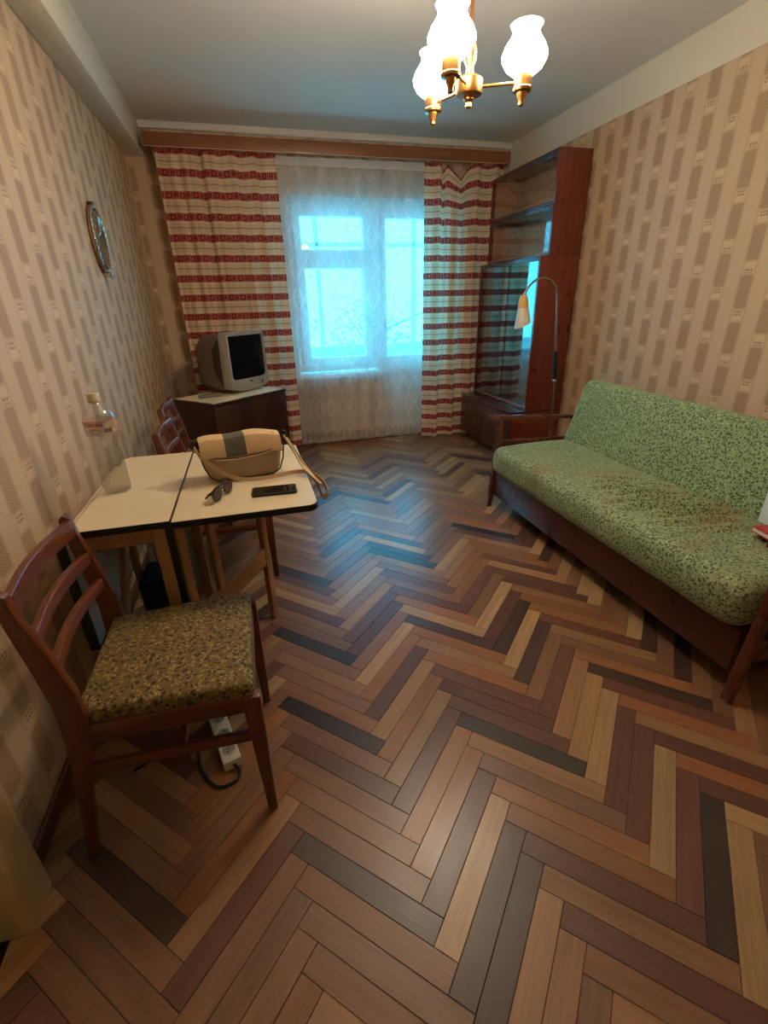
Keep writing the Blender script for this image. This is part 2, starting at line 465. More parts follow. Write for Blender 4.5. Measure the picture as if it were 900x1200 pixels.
for i in range(6):
    vs, fs = plank_shape([(-PL/2, -PW/2), (PL/2, -PW/2), (PL/2, PW/2), (-PL/2, PW/2)], random.uniform(-0.0006, 0.0))
    me = bpy.data.meshes.new('plank'); me.from_pydata(vs, [], fs); me.materials.append(m_plank); shared.append(me)
fv, ff, fc, fu_ = [], [], [], []
for i, (score, ctr, ang, lp, whole, c) in enumerate(planks):
    if i < 300:
        if whole: me = random.choice(shared)
        else:
            vs, fs = plank_shape(lp); me = bpy.data.meshes.new('plank'); me.from_pydata(vs, [], fs); me.materials.append(m_plank)
        o = bpy.data.objects.new('plank', me); COL.objects.link(o); o.parent = floor
        o.location = (ctr[0], ctr[1], 0); o.rotation_euler = (random.uniform(-0.004, 0.004), random.uniform(-0.0006, 0.0006), ang); o.color = c
    else:
        vs, fs = plank_shape(lp, random.uniform(-0.0006, 0)); k = len(fv); ca, sa = math.cos(ang), math.sin(ang); rx, ry = random.random()*40, random.random()*40
        fv += [(ctr[0]+x*ca-y*sa, ctr[1]+x*sa+y*ca, z) for x, y, z in vs]; fu_ += [(x+rx, y+ry) for x, y, z in vs]
        ff += [[a+k for a in f] for f in fs]; fc += [c]*len(vs)
me = bpy.data.meshes.new('plank_field'); me.from_pydata(fv, [], ff); me.materials.append(m_plank_far)
ca_ = me.color_attributes.new('Col', 'FLOAT_COLOR', 'POINT')
for i, c in enumerate(fc): ca_.data[i].color = c
ul = me.uv_layers.new(name='UVMap')
for l in me.loops: ul.data[l.index].uv = fu_[l.vertex_index]
o = bpy.data.objects.new('plank_field', me); COL.objects.link(o); o.parent = floor; o['kind'] = 'stuff'; o['label'] = 'remaining parquet strips along the walls and under furniture'

# walls and ceiling
struct(MB().box(XL-0.12, XR+0.12, YB-0.12, YW+0.30, ZC, ZC+0.12).build('ceiling', m_ceil, smooth=False), 'whitewashed ceiling')
wl = MB(); DY0, DY1, DZ = -0.10, 0.785, 2.02
wl.box(XL-0.12, XL, DY1, YW, -0.08, ZC).box(XL-0.12, XL, YB, DY0, -0.08, ZC).box(XL-0.12, XL, DY0, DY1, DZ, ZC)
struct(wl.build('wall_left', m_wall_y, smooth=False), 'left wall with tan openwork-patterned wallpaper')
struct(MB().box(XR, XR+0.12, YB, YW, -0.08, ZC).build('wall_right', m_wall_y, smooth=False), 'right wall with tan openwork-patterned wallpaper')
struct(MB().box(XL-0.12, XR+0.12, YB-0.12, YB, -0.08, ZC).build('wall_back', m_wall_x, smooth=False), 'wall behind the viewer')
WX0, WX1, DX1, WZ = 0.43, 1.235, 1.80, 2.055
ww = MB()
ww.box(XL-0.12, WX0, YW, YW+0.3, -0.08, ZC).box(DX1, XR+0.12, YW, YW+0.3, -0.08, ZC).box(WX0, DX1, YW, YW+0.3, WZ, ZC).box(WX0, WX1, YW, YW+0.3, -0.08, 0.64)
struct(ww.build('wall_window', m_wall_x, smooth=False), 'window wall with tan wallpaper around the balcony door and window')
struct(MB().box(XL, -0.552, YB, YW, 2.268, ZC-0.001).build('trim_1', m_white, bevel=0.006), 'boxed white beam running along the top of the left wall')
struct(MB().box(XR-0.004, XR, YB, YW, 2.280, ZC-0.001).build('trim_2', m_white), 'cream painted band above the right wallpaper')
rv = MB()
rv.box(WX0, WX0+0.006, YW-0.002, YW+0.3, 0.66, WZ).box(DX1-0.006, DX1, YW-0.002, YW+0.3, 0.0, WZ).box(WX0, DX1, YW-0.002, YW+0.3, WZ-0.006, WZ)
struct(rv.build('trim_3', m_wframe), 'white painted window reveal')
struct(MB().box(XL, XR-0.004, YW-0.035, YW, 2.435, ZC-0.001).build('trim_4', m_ceil, bevel=0.004), 'white strip along the ceiling above the window')
def skirting(name, x0, x1, y0, y1, mt, label): struct(MB().box(x0, x1, y0, y1, 0, 0.058).build(name, mt, bevel=0.006), label)
skirting('baseboard_left', XL, XL+0.016, 0.88, YW, m_base, 'brown wooden skirting along the left wall')
skirting('baseboard_right', XR-0.016, XR, YB, YW, m_base, 'brown wooden skirting along the right wall')
skirting('baseboard_window', XL+0.016, WX1, YW-0.016, YW, m_base_x, 'brown wooden skirting under the window')

# door on the left, nearest the camera
d1 = sroot('door_1', 'pale enamelled door in a cream casing on the left wall')
MB().box(XL-0.10, XL-0.06, DY0, DY1, -0.0125, DZ).build('door_leaf', m_door, d1, bevel=0.003)
cs = MB(); cs.prism([(XL-0.12, DY1-0.03), (XL+0.035, DY1-0.03), (XL+0.050, DY1-0.018), (XL+0.055, DY1+0.06), (XL+0.045, DY1+0.082), (XL, DY1+0.088), (XL, DY1), (XL-0.12, DY1)], 0.0, DZ+0.06, 2)
cs.box(XL, XL+0.05, DY0-0.085, DY0+0.02, 0, DZ+0.06).box(XL, XL+0.05, DY0+0.02, DY1-0.03, DZ-0.03, DZ+0.06)
cs.build('door_casing', m_casing, d1, bevel=0.004)
kn = MB().tube([(XL-0.06, 0.12, 1.02), (XL-0.01, 0.12, 1.02)], 0.009).tube([(XL-0.015, 0.11, 1.02), (XL-0.012, 0.23, 1.02)], 0.008)
m_alu = plain('dull_aluminium', (178, 176, 172), 0.3, 1.0)
kn.build('door_handle', m_alu, d1)

# window and balcony door
def glass(name, base=0.05, tint=(1, 1, 1, 1)):
    M = Mat(name); lw = M.n('ShaderNodeLayerWeight'); lw.inputs['Blend'].default_value = 0.5
    f = S(M.nt, lw.outputs['Facing']).pow(5)*(1-base) + base
    t = M.n('ShaderNodeBsdfTransparent'); t.inputs[0].default_value = tint
    g = M.n('ShaderNodeBsdfGlossy'); g.inputs['Roughness'].default_value = 0.015
    x = M.n('ShaderNodeMixShader'); M.link(f, x.inputs[0]); M.link(t.outputs[0], x.inputs[1]); M.link(g.outputs[0], x.inputs[2])
    return M.done(x.outputs[0])
m_pane = glass('window_glass', 0.04, (0.95, 0.98, 0.99, 1)); m_cabglass = glass('cabinet_glass', 0.05, (0.96, 0.97, 0.97, 1))
w1 = sroot('window_1', 'white wooden window with a small upper vent sash')
FY0, FY1 = 4.60, 4.67
def ring(mb, x0, x1, z0, z1, t, y0, y1):
    mb.box(x0, x0+t, y0, y1, z0, z1).box(x1-t, x1, y0, y1, z0, z1).box(x0+t, x1-t, y0, y1, z0, z0+t).box(x0+t, x1-t, y0, y1, z1-t, z1); return mb
ring(MB(), WX0+0.006, WX1-0.02, 0.665, WZ-0.006, 0.05, FY0+0.01, FY1+0.03).build('window_frame', m_wframe, w1, bevel=0.004)
ring(MB(), 0.488, 1.162, 0.715, 1.615, 0.077, FY0-0.012, FY1).build('sash', m_wframe, w1, bevel=0.004)
ring(MB(), 0.488, 1.162, 1.618, 1.998, 0.066, FY0-0.012, FY1).build('sash', m_wframe, w1, bevel=0.004)
MB().box(0.565, 1.085, 4.632, 4.636, 0.79, 1.54).build('pane', m_pane, w1, smooth=False)
MB().box(0.554, 1.096, 4.632, 4.636, 1.684, 1.932).build('pane', m_pane, w1, smooth=False)
MB().box(1.115, 1.135, FY0-0.03, FY0-0.012, 1.08, 1.13).box(1.118, 1.132, FY0-0.045, FY0-0.03, 1.03, 1.13).build('window_handle', m_alu, w1, bevel=0.003)
ws = MB().box(WX0-0.06, WX1-0.02, 4.448, 4.60, 0.622, 0.660).build('window_sill', m_wframe, w1, bevel=0.008)
d2 = sroot('door_2', 'white glazed balcony door beside the window')
ring(MB(), WX1-0.02, DX1-0.006, 0.0, WZ-0.006, 0.045, FY0+0.01, FY1+0.03).build('door_frame', m_wframe, d2, bevel=0.004)
lf = MB(); lf.box(1.262, 1.300, FY0-0.012, FY1, 0.03, 2.0).box(1.705, 1.752, FY0-0.012, FY1, 0.03, 2.0).box(1.300, 1.705, FY0-0.012, FY1, 1.925, 2.0).box(1.300, 1.705, FY0-0.012, FY1, 0.60, 0.78).box(1.300, 1.705, FY0-0.012, FY1, 0.03, 0.16).box(1.300, 1.705, FY0+0.01, FY1-0.015, 0.16, 0.60)
lf.build('door_leaf', m_wframe, d2, bevel=0.004)
MB().box(1.298, 1.707, 4.632, 4.636, 0.778, 1.927).build('pane', m_pane, d2, smooth=False)
MB().box(1.272, 1.290, FY0-0.03, FY0-0.012, 1.02, 1.12).tube([(1.281, FY0-0.02, 1.07), (1.281, FY0-0.055, 1.07), (1.281, FY0-0.058, 0.98)], 0.006).build('door_handle', m_alu, d2)

# balcony outside
m_conc = paint('balcony_concrete', (176, 176, 172), 0.8, 0.1); m_bpaint = paint('balcony_white_paint', (205, 210, 210), 0.5, 0.06)
struct(MB().box(-0.6, 3.0, YW+0.3, 5.95, -0.14, -0.05).build('floor_balcony', m_conc, smooth=False), 'concrete balcony slab outside the window')
wb = struct(MB().box(-0.6, 3.0, 5.85, 5.93, -0.05, 0.74).build('wall_balcony', m_bpaint, smooth=False), 'balcony parapet outside the window')
MB().box(-0.6, 3.0, 5.83, 5.95, 0.74, 0.79).build('parapet_cap', m_bpaint, wb, bevel=0.005)
w3 = sroot('window_2', 'white balcony glazing bars outside')
for xx in (-0.2, 0.87, 2.0): MB().box(xx-0.022, xx+0.022, 5.86, 5.91, 0.79, 2.62).build('glazing_post', m_bpaint, w3)
MB().box(-0.6, 3.0, 5.86, 5.91, 1.83, 1.87).build('glazing_rail', m_bpaint, w3)
MB().box(-0.6, 3.0, 5.86, 5.91, 2.60, 2.66).build('glazing_rail', m_bpaint, w3)

# ------------------------------------------------------------------ fabrics
def curtain_mat():
    M = Mat('striped_curtain_cotton'); u, v, _ = M.xyz(M.coord('UV'))
    fb = (((v-2.150)/0.1385 + 0.5).fract() - 0.5).abs()*0.1385          # distance from a red band's middle
    band = fb.ramp(0.0245, 0.0265).inv()
    e = fb/0.025
    a = ((u/0.112).fract() - 0.5).abs()*0.112                            # motif along the band, 0 .. 0.056
    fan = ((a-0.046).abs() + e*0.007).ramp(0.0075, 0.0095).inv()         # fans either side
    boxm = (a.ramp(0.020, 0.022).inv()) * (e.ramp(0.75, 0.85).inv()) * ((a.ramp(0.009, 0.011).inv() * e.ramp(0.40, 0.48).inv()).inv())
    bars = ((a-0.030).abs()).ramp(0.0035, 0.005).inv()
    cut = ((a-0.0255).abs().ramp(0.0012, 0.0022).inv()).max(((a-0.036).abs()).ramp(0.001, 0.002).inv())
    weave = M.noise(M.vec(u*420.0, v*420.0, 0.0), 1.0, 2)
    motif = fan.max(boxm).max(bars)
    red = band
    mid = (fb - 0.0692).abs().ramp(0.003, 0.010).inv()
    mid2 = (fb - 0.050).abs().ramp(0.002, 0.007).inv()
    c = M.mix(mid2*0.30, lin(242, 220, 186), lin(204, 160, 118))
    c = M.mix(mid*0.55, c, lin(178, 122, 80))
    c = M.mix(red*(cut*0.55).inv()*0.9, c, lin(196, 92, 82)); c = M.mix(red*motif*0.9, c, lin(150, 30, 36))
    c = M.scale_col(c, weave*0.3 + 0.86)
    d = M.n('ShaderNodeBsdfDiffuse'); M.link(c, d.inputs[0]); t = M.n('ShaderNodeBsdfTranslucent'); M.link(c, t.inputs[0])
    x = M.n('ShaderNodeMixShader'); x.inputs[0].default_value = 0.34; M.link(d.outputs[0], x.inputs[1]); M.link(t.outputs[0], x.inputs[2])
    return M.done(x.outputs[0])
m_curt = curtain_mat()

def lace_mat():
    M = Mat('white_lace'); u, v, _ = M.xyz(M.coord('UV'))
    P_, Q_ = 0.112, 0.235
    a = ((u/P_).fract() - 0.5).abs(); b = ((v/Q_ + (u/P_).floor()*0.0).fract() - 0.5).abs()
    r = a*1.0 + b*1.0                                                    # diamonds
    ring = (r - 0.36).abs().ramp(0.018, 0.032).inv()
    ring2 = (r - 0.20).abs().ramp(0.014, 0.026).inv()
    ring3 = (r - 0.52).abs().ramp(0.010, 0.022).inv()
    ck = ((u/0.0105).fract()-0.5).abs() + ((v/0.0125).fract()-0.5).abs()
    holes = ck.ramp(0.34, 0.42).inv() * (r.ramp(0.20, 0.22).inv() * b.gt(0.03)).max(r.ramp(0.40, 0.42)*r.ramp(0.50, 0.52).inv())
    hem = v.lt(0.16); scal = (((u/0.056).fract()-0.5).abs()*0.6 + (v-0.10).abs()*8.0).ramp(0.30, 0.36).inv() * hem
    dens = (ring.max(ring2*0.8).max(ring3*0.7))*0.26 + 0.46
    thread = M.noise(M.vec(u*600.0, v*600.0, 0.0), 1.0, 1)*0.16 - 0.08
    al = (dens + thread - holes*0.5 - scal*0.2).max(v.gt(2.235)*0.93).m('MINIMUM', 1.0)
    col = lin(248, 248, 246)
    d = M.n('ShaderNodeBsdfDiffuse'); d.inputs[0].default_value = col; t = M.n('ShaderNodeBsdfTranslucent'); t.inputs[0].default_value = col
    x = M.n('ShaderNodeMixShader'); x.inputs[0].default_value = 0.42; M.link(d.outputs[0], x.inputs[1]); M.link(t.outputs[0], x.inputs[2])
    tr = M.n('ShaderNodeBsdfTransparent'); y = M.n('ShaderNodeMixShader')
    M.link(al, y.inputs[0]); M.link(tr.outputs[0], y.inputs[1]); M.link(x.outputs[0], y.inputs[2])
    return M.done(y.outputs[0])
m_lace = lace_mat()

def tapestry(name, dark, mid, light, scale, sheen, warm_sheen=None, gap=0.36):
    """small all-over flower scrolls: curled petals with dark outlines"""
    M = Mat(name); v = M.coord()
    w1 = M.n('ShaderNodeTexNoise'); M.link(v, w1.inputs['Vector']); w1.inputs['Scale'].default_value = scale*0.7; w1.inputs['Detail'].default_value = 1
    ad = M.n('ShaderNodeVectorMath', operation='MULTIPLY_ADD'); M.link(w1.outputs[1], ad.inputs[0]); ad.inputs[1].default_value = (1.1/scale,)*3; M.link(v, ad.inputs[2])
    vv = ad.outputs[0]
    d1 = M.voronoi(vv, scale); ed = M.voronoi(vv, scale, 'DISTANCE_TO_EDGE'); tint = M.voronoi(vv, scale*0.33)
    e1 = M.voronoi(M.mapping(vv, (1, 1, 1), (0.37, 0.21, 0.53)), scale*1.35)
    lob = M.noise(vv, scale*1.9, 2, 0.6)
    spot = (d1 + (lob*0.7 - 0.35)).ramp(gap, gap+0.10).inv()              # dark ground between the flowers
    curl = ((e1 - 0.27).abs() + (lob*0.24 - 0.12)).ramp(0.08, 0.13).inv() # pale petal outlines
    petal = spot.inv()
    c = M.mix(curl*(tint.ramp(0.1, 0.6)*0.5+0.4), lin(*mid), lin(*light)); c = M.mix(spot*0.92, c, lin(*dark))
    if warm_sheen: c = M.mix((M.noise(M.mapping(v, (1, 2.2, 1)), 3.4, 4).ramp(0.50, 0.72))*0.5, c, lin(*warm_sheen))  # warm lamp sheen on the seat, painted in as brown blotches
    fine = M.noise(v, 600, 2)
    c = M.scale_col(c, fine*0.5 + 0.75)
    return M.done(M.pbr(c, 0.75, M.bump(petal*0.8 + fine*0.4, 0.0014, 0.7), Sheen_Weight=sheen, Sheen_Roughness=0.35, Sheen_Tint=lin(*light)))
m_sofa = tapestry('green_floral_velour', (60, 76, 46), (128, 150, 102), (176, 194, 146), 88, 0.7)
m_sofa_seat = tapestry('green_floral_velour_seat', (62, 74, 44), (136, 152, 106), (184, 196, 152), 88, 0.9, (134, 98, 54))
m_chairfab = tapestry('olive_floral_tapestry', (54, 41, 15), (112, 90, 40), (168, 146, 90), 74, 0.15, None, 0.30)

# ------------------------------------------------------------------ curtains and cornice
def sheet(name, mt, x0, x1, y, zt, zb, fold, sag=None, nx=240, nz=70):
    arc = [0.0]; pr_ = None
    for i in range(nx+1):
        p = (x0+(x1-x0)*i/nx, fold(i/nx, 0.5))
        if pr_ is not None: arc.append(arc[-1] + math.hypot(p[0]-pr_[0], p[1]-pr_[1]))
        pr_ = p
    def fn(a, b):
        z = zt + (zb-zt)*b
        zz = z - (sag(a)*math.exp(-(zt-z)/0.22) if sag else 0)
        return (x0+(x1-x0)*a, y + fold(a, b), zz)
    me = grid_mesh(fn, nx, nz, lambda a, b: (arc[round(a*nx)], zt + (zb-zt)*b))
    return obj(name, me, mt)
def fold_l(a, b):
    x = a*0.83
    s = 0.016*math.sin(x*2*PI/0.135 + 0.7*math.sin(x*9)) + 0.008*math.sin(x*2*PI/0.07+1.0)
    s -= 0.034*math.exp(-((a-0.36)/0.02)**2)*(-1)                      # the deep crease
    return s*(0.75+0.5*b) + 0.004*math.sin(b*5+a*9)
cl = sheet('curtain', m_curt, -0.462, 0.380, 4.335, 2.296, 0.045, fold_l, lambda a: 0.012*abs(math.sin(a*PI*5)))
tag(cl, 'red and cream striped curtain hanging left of the window behind the television', 'curtain', 'striped window curtains')
def fold_r(a, b):
    x = a*0.70
    s = 0.028*math.sin(x*2*PI/0.17+0.6) + 0.012*math.sin(x*2*PI/0.083+2.0)
    return s*(0.8+0.35*b) + 0.005*math.sin(b*4+a*11)
def sag_r(a):
    return 0.115*math.exp(-((a-0.43)/0.085)**2) + 0.06*math.exp(-((a-0.225)/0.035)**2) + 0.01*abs(math.sin(a*14))
cr = sheet('curtain', m_curt, 1.575, 2.285, 4.335, 2.290, 0.015, fold_r, sag_r)
tag(cr, 'red and cream striped curtain sagging from its hooks beside the tall glazed cabinet', 'curtain', 'striped window curtains')
lc = sheet('lace_curtain', m_lace, 0.30, 1.70, 4.405, 2.292, 0.03, lambda a, b: 0.007*math.sin(a*2*PI*9+0.5*math.sin(b*6)) + 0.006*math.sin(a*2*PI*3.3)*b, None, 260, 60)
tag(lc, 'sheer white lace curtain with diamond pattern between the two striped curtains', 'lace curtain')
t = thing('curtain_cornice', 'brown wooden cornice board along the top of the window wall', 'cornice', (0.9, 4.28, 2.277))
off = (0.9, 4.28, 2.277)
MB(off).box(-0.515, 2.292, 4.262, 4.280, 2.277, 2.362).build('front_board', m_corn, t, bevel=0.002)
MB(off).box(-0.515, -0.497, 4.280, YW-0.036, 2.277, 2.362).build('end_return', m_corn, t, bevel=0.002)
MB(off).box(2.274, 2.292, 4.280, YW-0.036, 2.277, 2.362).build('end_return', m_corn, t, bevel=0.002)
MB(off).box(-0.515, 2.292, 4.2605, 4.2625, 2.277, 2.2815).build('edge_strip', plain('pale_edging', (206, 160, 112), 0.4), t)
m_rod = plain('white_track', (210, 208, 200), 0.4)
MB(off).box(-0.490, 2.270, 4.330, 4.342, 2.318, 2.330).build('curtain_track', m_rod, t)
MB(off).box(-0.490, 2.270, 4.400, 4.412, 2.318, 2.330).build('curtain_track', m_rod, t)
hk = MB(off)
for i in range(12): hk.box(-0.455+i*0.075, -0.452+i*0.075, 4.334, 4.338, 2.285, 2.32)
for i in range(9): hk.box(1.59+i*0.085, 1.593+i*0.085, 4.334, 4.338, 2.28, 2.32)
hk.build('curtain_hooks', m_rod, t)

# radiator under the window
t = thing('radiator', 'brown-painted ribbed radiator under the window behind the lace', 'radiator', (0.35, 4.46, 0.08))
m_rad = paint('radiator_paint', (150, 120, 92), 0.45, 0.06); off = (0.35, 4.46, 0.08)
for i in range(8):
    x = 0.10 + i*0.07
    MB(off).lathe([(0.001, 0.08), (0.020, 0.09), (0.023, 0.12), (0.019, 0.16), (0.019, 0.48), (0.023, 0.53), (0.020, 0.56), (0.001, 0.572)], (x, 4.462, 0), 12).build('section', m_rad, t)
MB(off).tube([(0.05, 4.462, 0.13), (0.64, 4.462, 0.13)], 0.013).build('pipe', m_rad, t)
MB(off).tube([(0.05, 4.462, 0.52), (0.64, 4.462, 0.52)], 0.013).build('pipe', m_rad, t)
for bx_ in (0.13, 0.52): MB(off).box(bx_, bx_+0.02, 4.45, 4.475, 0.0, 0.09).build('bracket', m_rad, t)

# ------------------------------------------------------------------ chandelier
m_brass = plain('brushed_brass', (196, 146, 84), 0.32, 1.0)
M = Mat('lit_opal_glass'); em = M.n('ShaderNodeEmission'); em.inputs[0].default_value = (1.0, 0.84, 0.65, 1); em.inputs[1].default_value = LAMP_STRENGTH
m_opal = M.done(em.outputs[0])
M = Mat('glowing_bulb'); em = M.n('ShaderNodeEmission'); em.inputs[0].default_value = (1.0, 0.80, 0.55, 1); em.inputs[1].default_value = 420.0
m_bulb = M.done(em.outputs[0])
HX, HY, HZ = 0.793, 1.781, 1.88
t = thing('chandelier', 'three-armed brass ceiling lamp with lit white tulip glass shades', 'chandelier', (HX, HY, HZ))
MB().lathe([(0.005, -0.052), (0.011, -0.046), (0.009, -0.036), (0.016, -0.028), (0.015, -0.018), (0.040, -0.016), (0.043, -0.008), (0.043, 0.020), (0.034, 0.028), (0.014, 0.034), (0.011, 0.052), (0.020, 0.070), (0.020, 0.098), (0.014, 0.116), (0.007, 0.140)]).build('hub', m_brass, t)
MB().tube([(0, 0, 0.12), (0, 0, ZC-HZ-0.05)], 0.006, 12).build('rod', plain('copper_rod', (176, 120, 78), 0.35, 1.0), t)
MB().lathe([(0.006, ZC-HZ-0.09), (0.02, ZC-HZ-0.085), (0.045, ZC-HZ-0.03), (0.05, ZC-HZ-0.001)]).build('ceiling_canopy', m_brass, t)
for ang in (226.5, 113.0, -24.7):
    a = math.radians(ang); ra = 0.166; cx, cy = math.cos(a)*ra, math.sin(a)*ra
    MB().tube([(math.cos(a)*0.02, math.sin(a)*0.02, 0.003), (cx*0.92, cy*0.92, 0.003)], 0.0045, 10).build('arm', m_brass, t)
    c = MB((0, 0, 0)).lathe([(0.004, -0.058), (0.010, -0.053), (0.009, -0.043), (0.015, -0.032), (0.016, -0.022), (0.029, -0.019), (0.030, -0.012), (0.0275, -0.009), (0.0275, 0.026), (0.025, 0.026)], (cx, cy, 0), 24).build('lamp_holder', m_brass, t)
    MB().lathe([(0.008, 0.026), (0.012, 0.034), (0.020, 0.052), (0.022, 0.066), (0.017, 0.080), (0.006, 0.088), (0.001, 0.089)], (cx, cy, 0), 16).build('bulb', m_bulb, t)
    outer = [(0.020, 0.018), (0.034, 0.022), (0.056, 0.038), (0.068, 0.058), (0.069, 0.070), (0.060, 0.090), (0.046, 0.108), (0.040, 0.120), (0.041, 0.130), (0.048, 0.140)]
    sh = MB().lathe(outer + [(r-0.003, z-0.0005) for r, z in reversed(outer[2:])], (cx, cy, 0), 32, cap=False).build('glass_shade', m_opal, t)

# ------------------------------------------------------------------ dining chairs
def make_chair(label):
    t = thing('dining_chair', label, 'chair', group='red-brown dining chairs with floral seats')
    prof = [(-0.278, 0), (-0.250, 0), (-0.216, 0.20), (-0.176, 0.37), (-0.166, 0.44), (-0.170, 0.52), (-0.190, 0.62), (-0.216, 0.72), (-0.222, 0.772), (-0.236, 0.780), (-0.249, 0.770), (-0.244, 0.70), (-0.232, 0.60), (-0.222, 0.50), (-0.224, 0.40), (-0.244, 0.22)]
    for sy in (-1, 1):
        y = sy*0.186
        MB().prism(prof, y-0.012, y+0.012, 1).build('leg', m_chair, t, bevel=0.004)
        f = MB(); yy = sy*0.196
        f.add([(0.172, yy-0.010*1, 0), (0.196, yy-0.010, 0), (0.196, yy+0.010, 0), (0.172, yy+0.010, 0),
               (0.156, yy-0.015, 0.415), (0.200, yy-0.015, 0.415), (0.200, yy+0.015, 0.415), (0.156, yy+0.015, 0.415)],
              [(0,3,2,1),(4,5,6,7),(0,1,5,4),(1,2,6,5),(2,3,7,6),(3,0,4,7)])
        f.build('leg', m_chair, t, bevel=0.004)
        MB().bar((-0.185, sy*0.186, 0.395), (0.165, sy*0.196, 0.395), 0.020, 0.052).build('seat_rail', m_chair_x, t, bevel=0.003)
        MB().bar((-0.200, sy*0.186, 0.285), (0.172, sy*0.196, 0.285), 0.016, 0.030).build('stretcher', m_chair_x, t, bevel=0.003)
    MB().box(0.165, 0.187, -0.185, 0.185, 0.369, 0.421).build('seat_rail', m_chair_y, t, bevel=0.003)
    MB().box(-0.205, -0.185, -0.178, 0.178, 0.369, 0.421).build('seat_rail', m_chair_y, t, bevel=0.003)
    MB().bar((0.0, -0.19, 0.285), (0.0, 0.19, 0.285), 0.016, 0.028).build('stretcher', m_chair_y, t, bevel=0.003)
    for nm, zc, xc, hh in (('top_rail', 0.742, -0.228, 0.046), ('back_slat', 0.652, -0.212, 0.034), ('back_slat', 0.570, -0.198, 0.034)):
        pts = [(xc - 0.020*math.cos(PI/2*v), v*0.178) for v in [i/8 for i in range(-8, 9)]]
        pr_ = MB(); poly = [(p[0]-0.009, p[1]) for p in pts] + [(p[0]+0.009, p[1]) for p in reversed(pts)]
        pr_.prism(poly, zc-hh/2, zc+hh/2, 2); pr_.build(nm, m_chair_y, t, bevel=0.004, angle=60)
    def df(p):
        tz = p.z/0.055
        wd = 0.415 - 0.05*(0.5 - p.x/0.40)
        x, y = p.x, p.y/0.40*wd
        if tz > 0.5: p.z += 0.008*(1-(p.x/0.2)**2)*(1-(p.y/0.2)**2)
        return (x, y, p.z)
    obj('seat', cushion_mesh(0.385, 0.40, 0.05, 0.016, (6, 6, 1), df), m_chairfab, t, (-0.004, 0, 0.405))
    return t
ch = make_chair('dining chair with olive floral seat standing in front of the folding table')
ch.location = (-0.280, 1.094, 0)
c2 = copy_tree(ch); c2.location = (-0.192, 2.315, 0); c2['label'] = 'dining chair just behind the folding table, back rail showing beside the handbag'
c3 = copy_tree(ch); c3.location = (-0.255, 2.865, 0); c3['label'] = 'dining chair farthest back, standing right before the television stand'

# ------------------------------------------------------------------ folding table
TX, TY = -0.385, 1.58; KT = 1.0535
t = thing('folding_table', 'cream-topped folding table with one leaf raised and gate legs', 'table', (TX, TY, 0)); off = (TX, TY, 0)
m_lam = plain('cream_laminate', (216, 198, 164), 0.32, 0, 0.05, 3); m_blk = plain('black_edge_band', (22, 19, 18), 0.4); m_under = plain('pale_board_back', (196, 196, 190), 0.6, 0, 0.06, 8)
def rrect(x0, x1, y0, y1, r, corners):
    pts = []
    for (cx, cy, a0, on) in ((x1-r, y0+r, -90, corners[0]), (x1-r, y1-r, 0, corners[1]), (x0+r, y1-r, 90, corners[2]), (x0+r, y0+r, 180, corners[3])):
        if on:
            for k in range(6): a = math.radians(a0+k*18); pts.append((cx+r*math.cos(a), cy+r*math.sin(a)))
        else:
            pts.append((x1 if a0 in (-90, 0) else x0, y0 if a0 in (-90, 180) else y1))
    return pts
def board(name, x0, x1, y0, y1, cor):
    b = MB(off).prism(rrect(x0, x1, y0, y1, 0.03, cor), 0.7180, 0.7400, 2).build(name, m_lam, t, bevel=0.001, seg=1)
    p = rrect(x0, x1, y0, y1, 0.03, cor); g = MB(off); n = len(p)
    cx, cy = (x0+x1)/2, (y0+y1)/2
    q = [(x+math.copysign(0.0015, x-cx), y+math.copysign(0.0015, y-cy)) for x, y in p]
    vs = [(x, y, 0.7185) for x, y in q] + [(x, y, 0.7385) for x, y in q]
    vs += [(x-math.copysign(0.004, x-cx), y-math.copysign(0.004, y-cy), 0.7178) for x, y in q] + [(x-math.copysign(0.004, x-cx), y-math.copysign(0.004, y-cy), 0.7388) for x, y in q]
    fs = []
    for i in range(n):
        j = (i+1) % n; fs += [(i, j, n+j, n+i), (n+i, n+j, 3*n+j, 3*n+i), (i, j, 2*n+j, 2*n+i)]
    g.add(vs, fs).build('edge_band', m_blk, b)
    return b
board('tabletop', -0.508, -0.2652, 1.247, 1.915, (0, 0, 1, 1))
board('leaf', -0.2588, 0.135, 1.235, 1.890, (1, 1, 0, 0))
MB(off).box(-0.2650, -0.2590, 1.250, 1.885, 0.7195, 0.7392).build('hinge_strip', plain('dark_hinge', (52, 22, 18), 0.5), t)
hl = MB(off).box(-0.545, -0.523, 1.250, 1.905, 0.335, 0.712).build('leaf', m_lam, t, bevel=0.002)
MB(off).box(-0.5228, -0.5215, 1.256, 1.899, 0.34, 0.706).build('leaf_back', m_under, hl)
MB(off).box(-0.5465, -0.5215, 1.2470, 1.2515, 0.333, 0.714).box(-0.5465, -0.5215, 1.9035, 1.908, 0.333, 0.714).box(-0.5465, -0.5215, 1.2515, 1.9035, 0.3320, 0.3360).build('edge_band', m_blk, hl)
MB(off).box(-0.5213, -0.505, 1.42, 1.46, 0.60, 0.625).box(-0.5213, -0.512, 1.43, 1.45, 0.575, 0.65).build('latch', m_chair_y, hl)
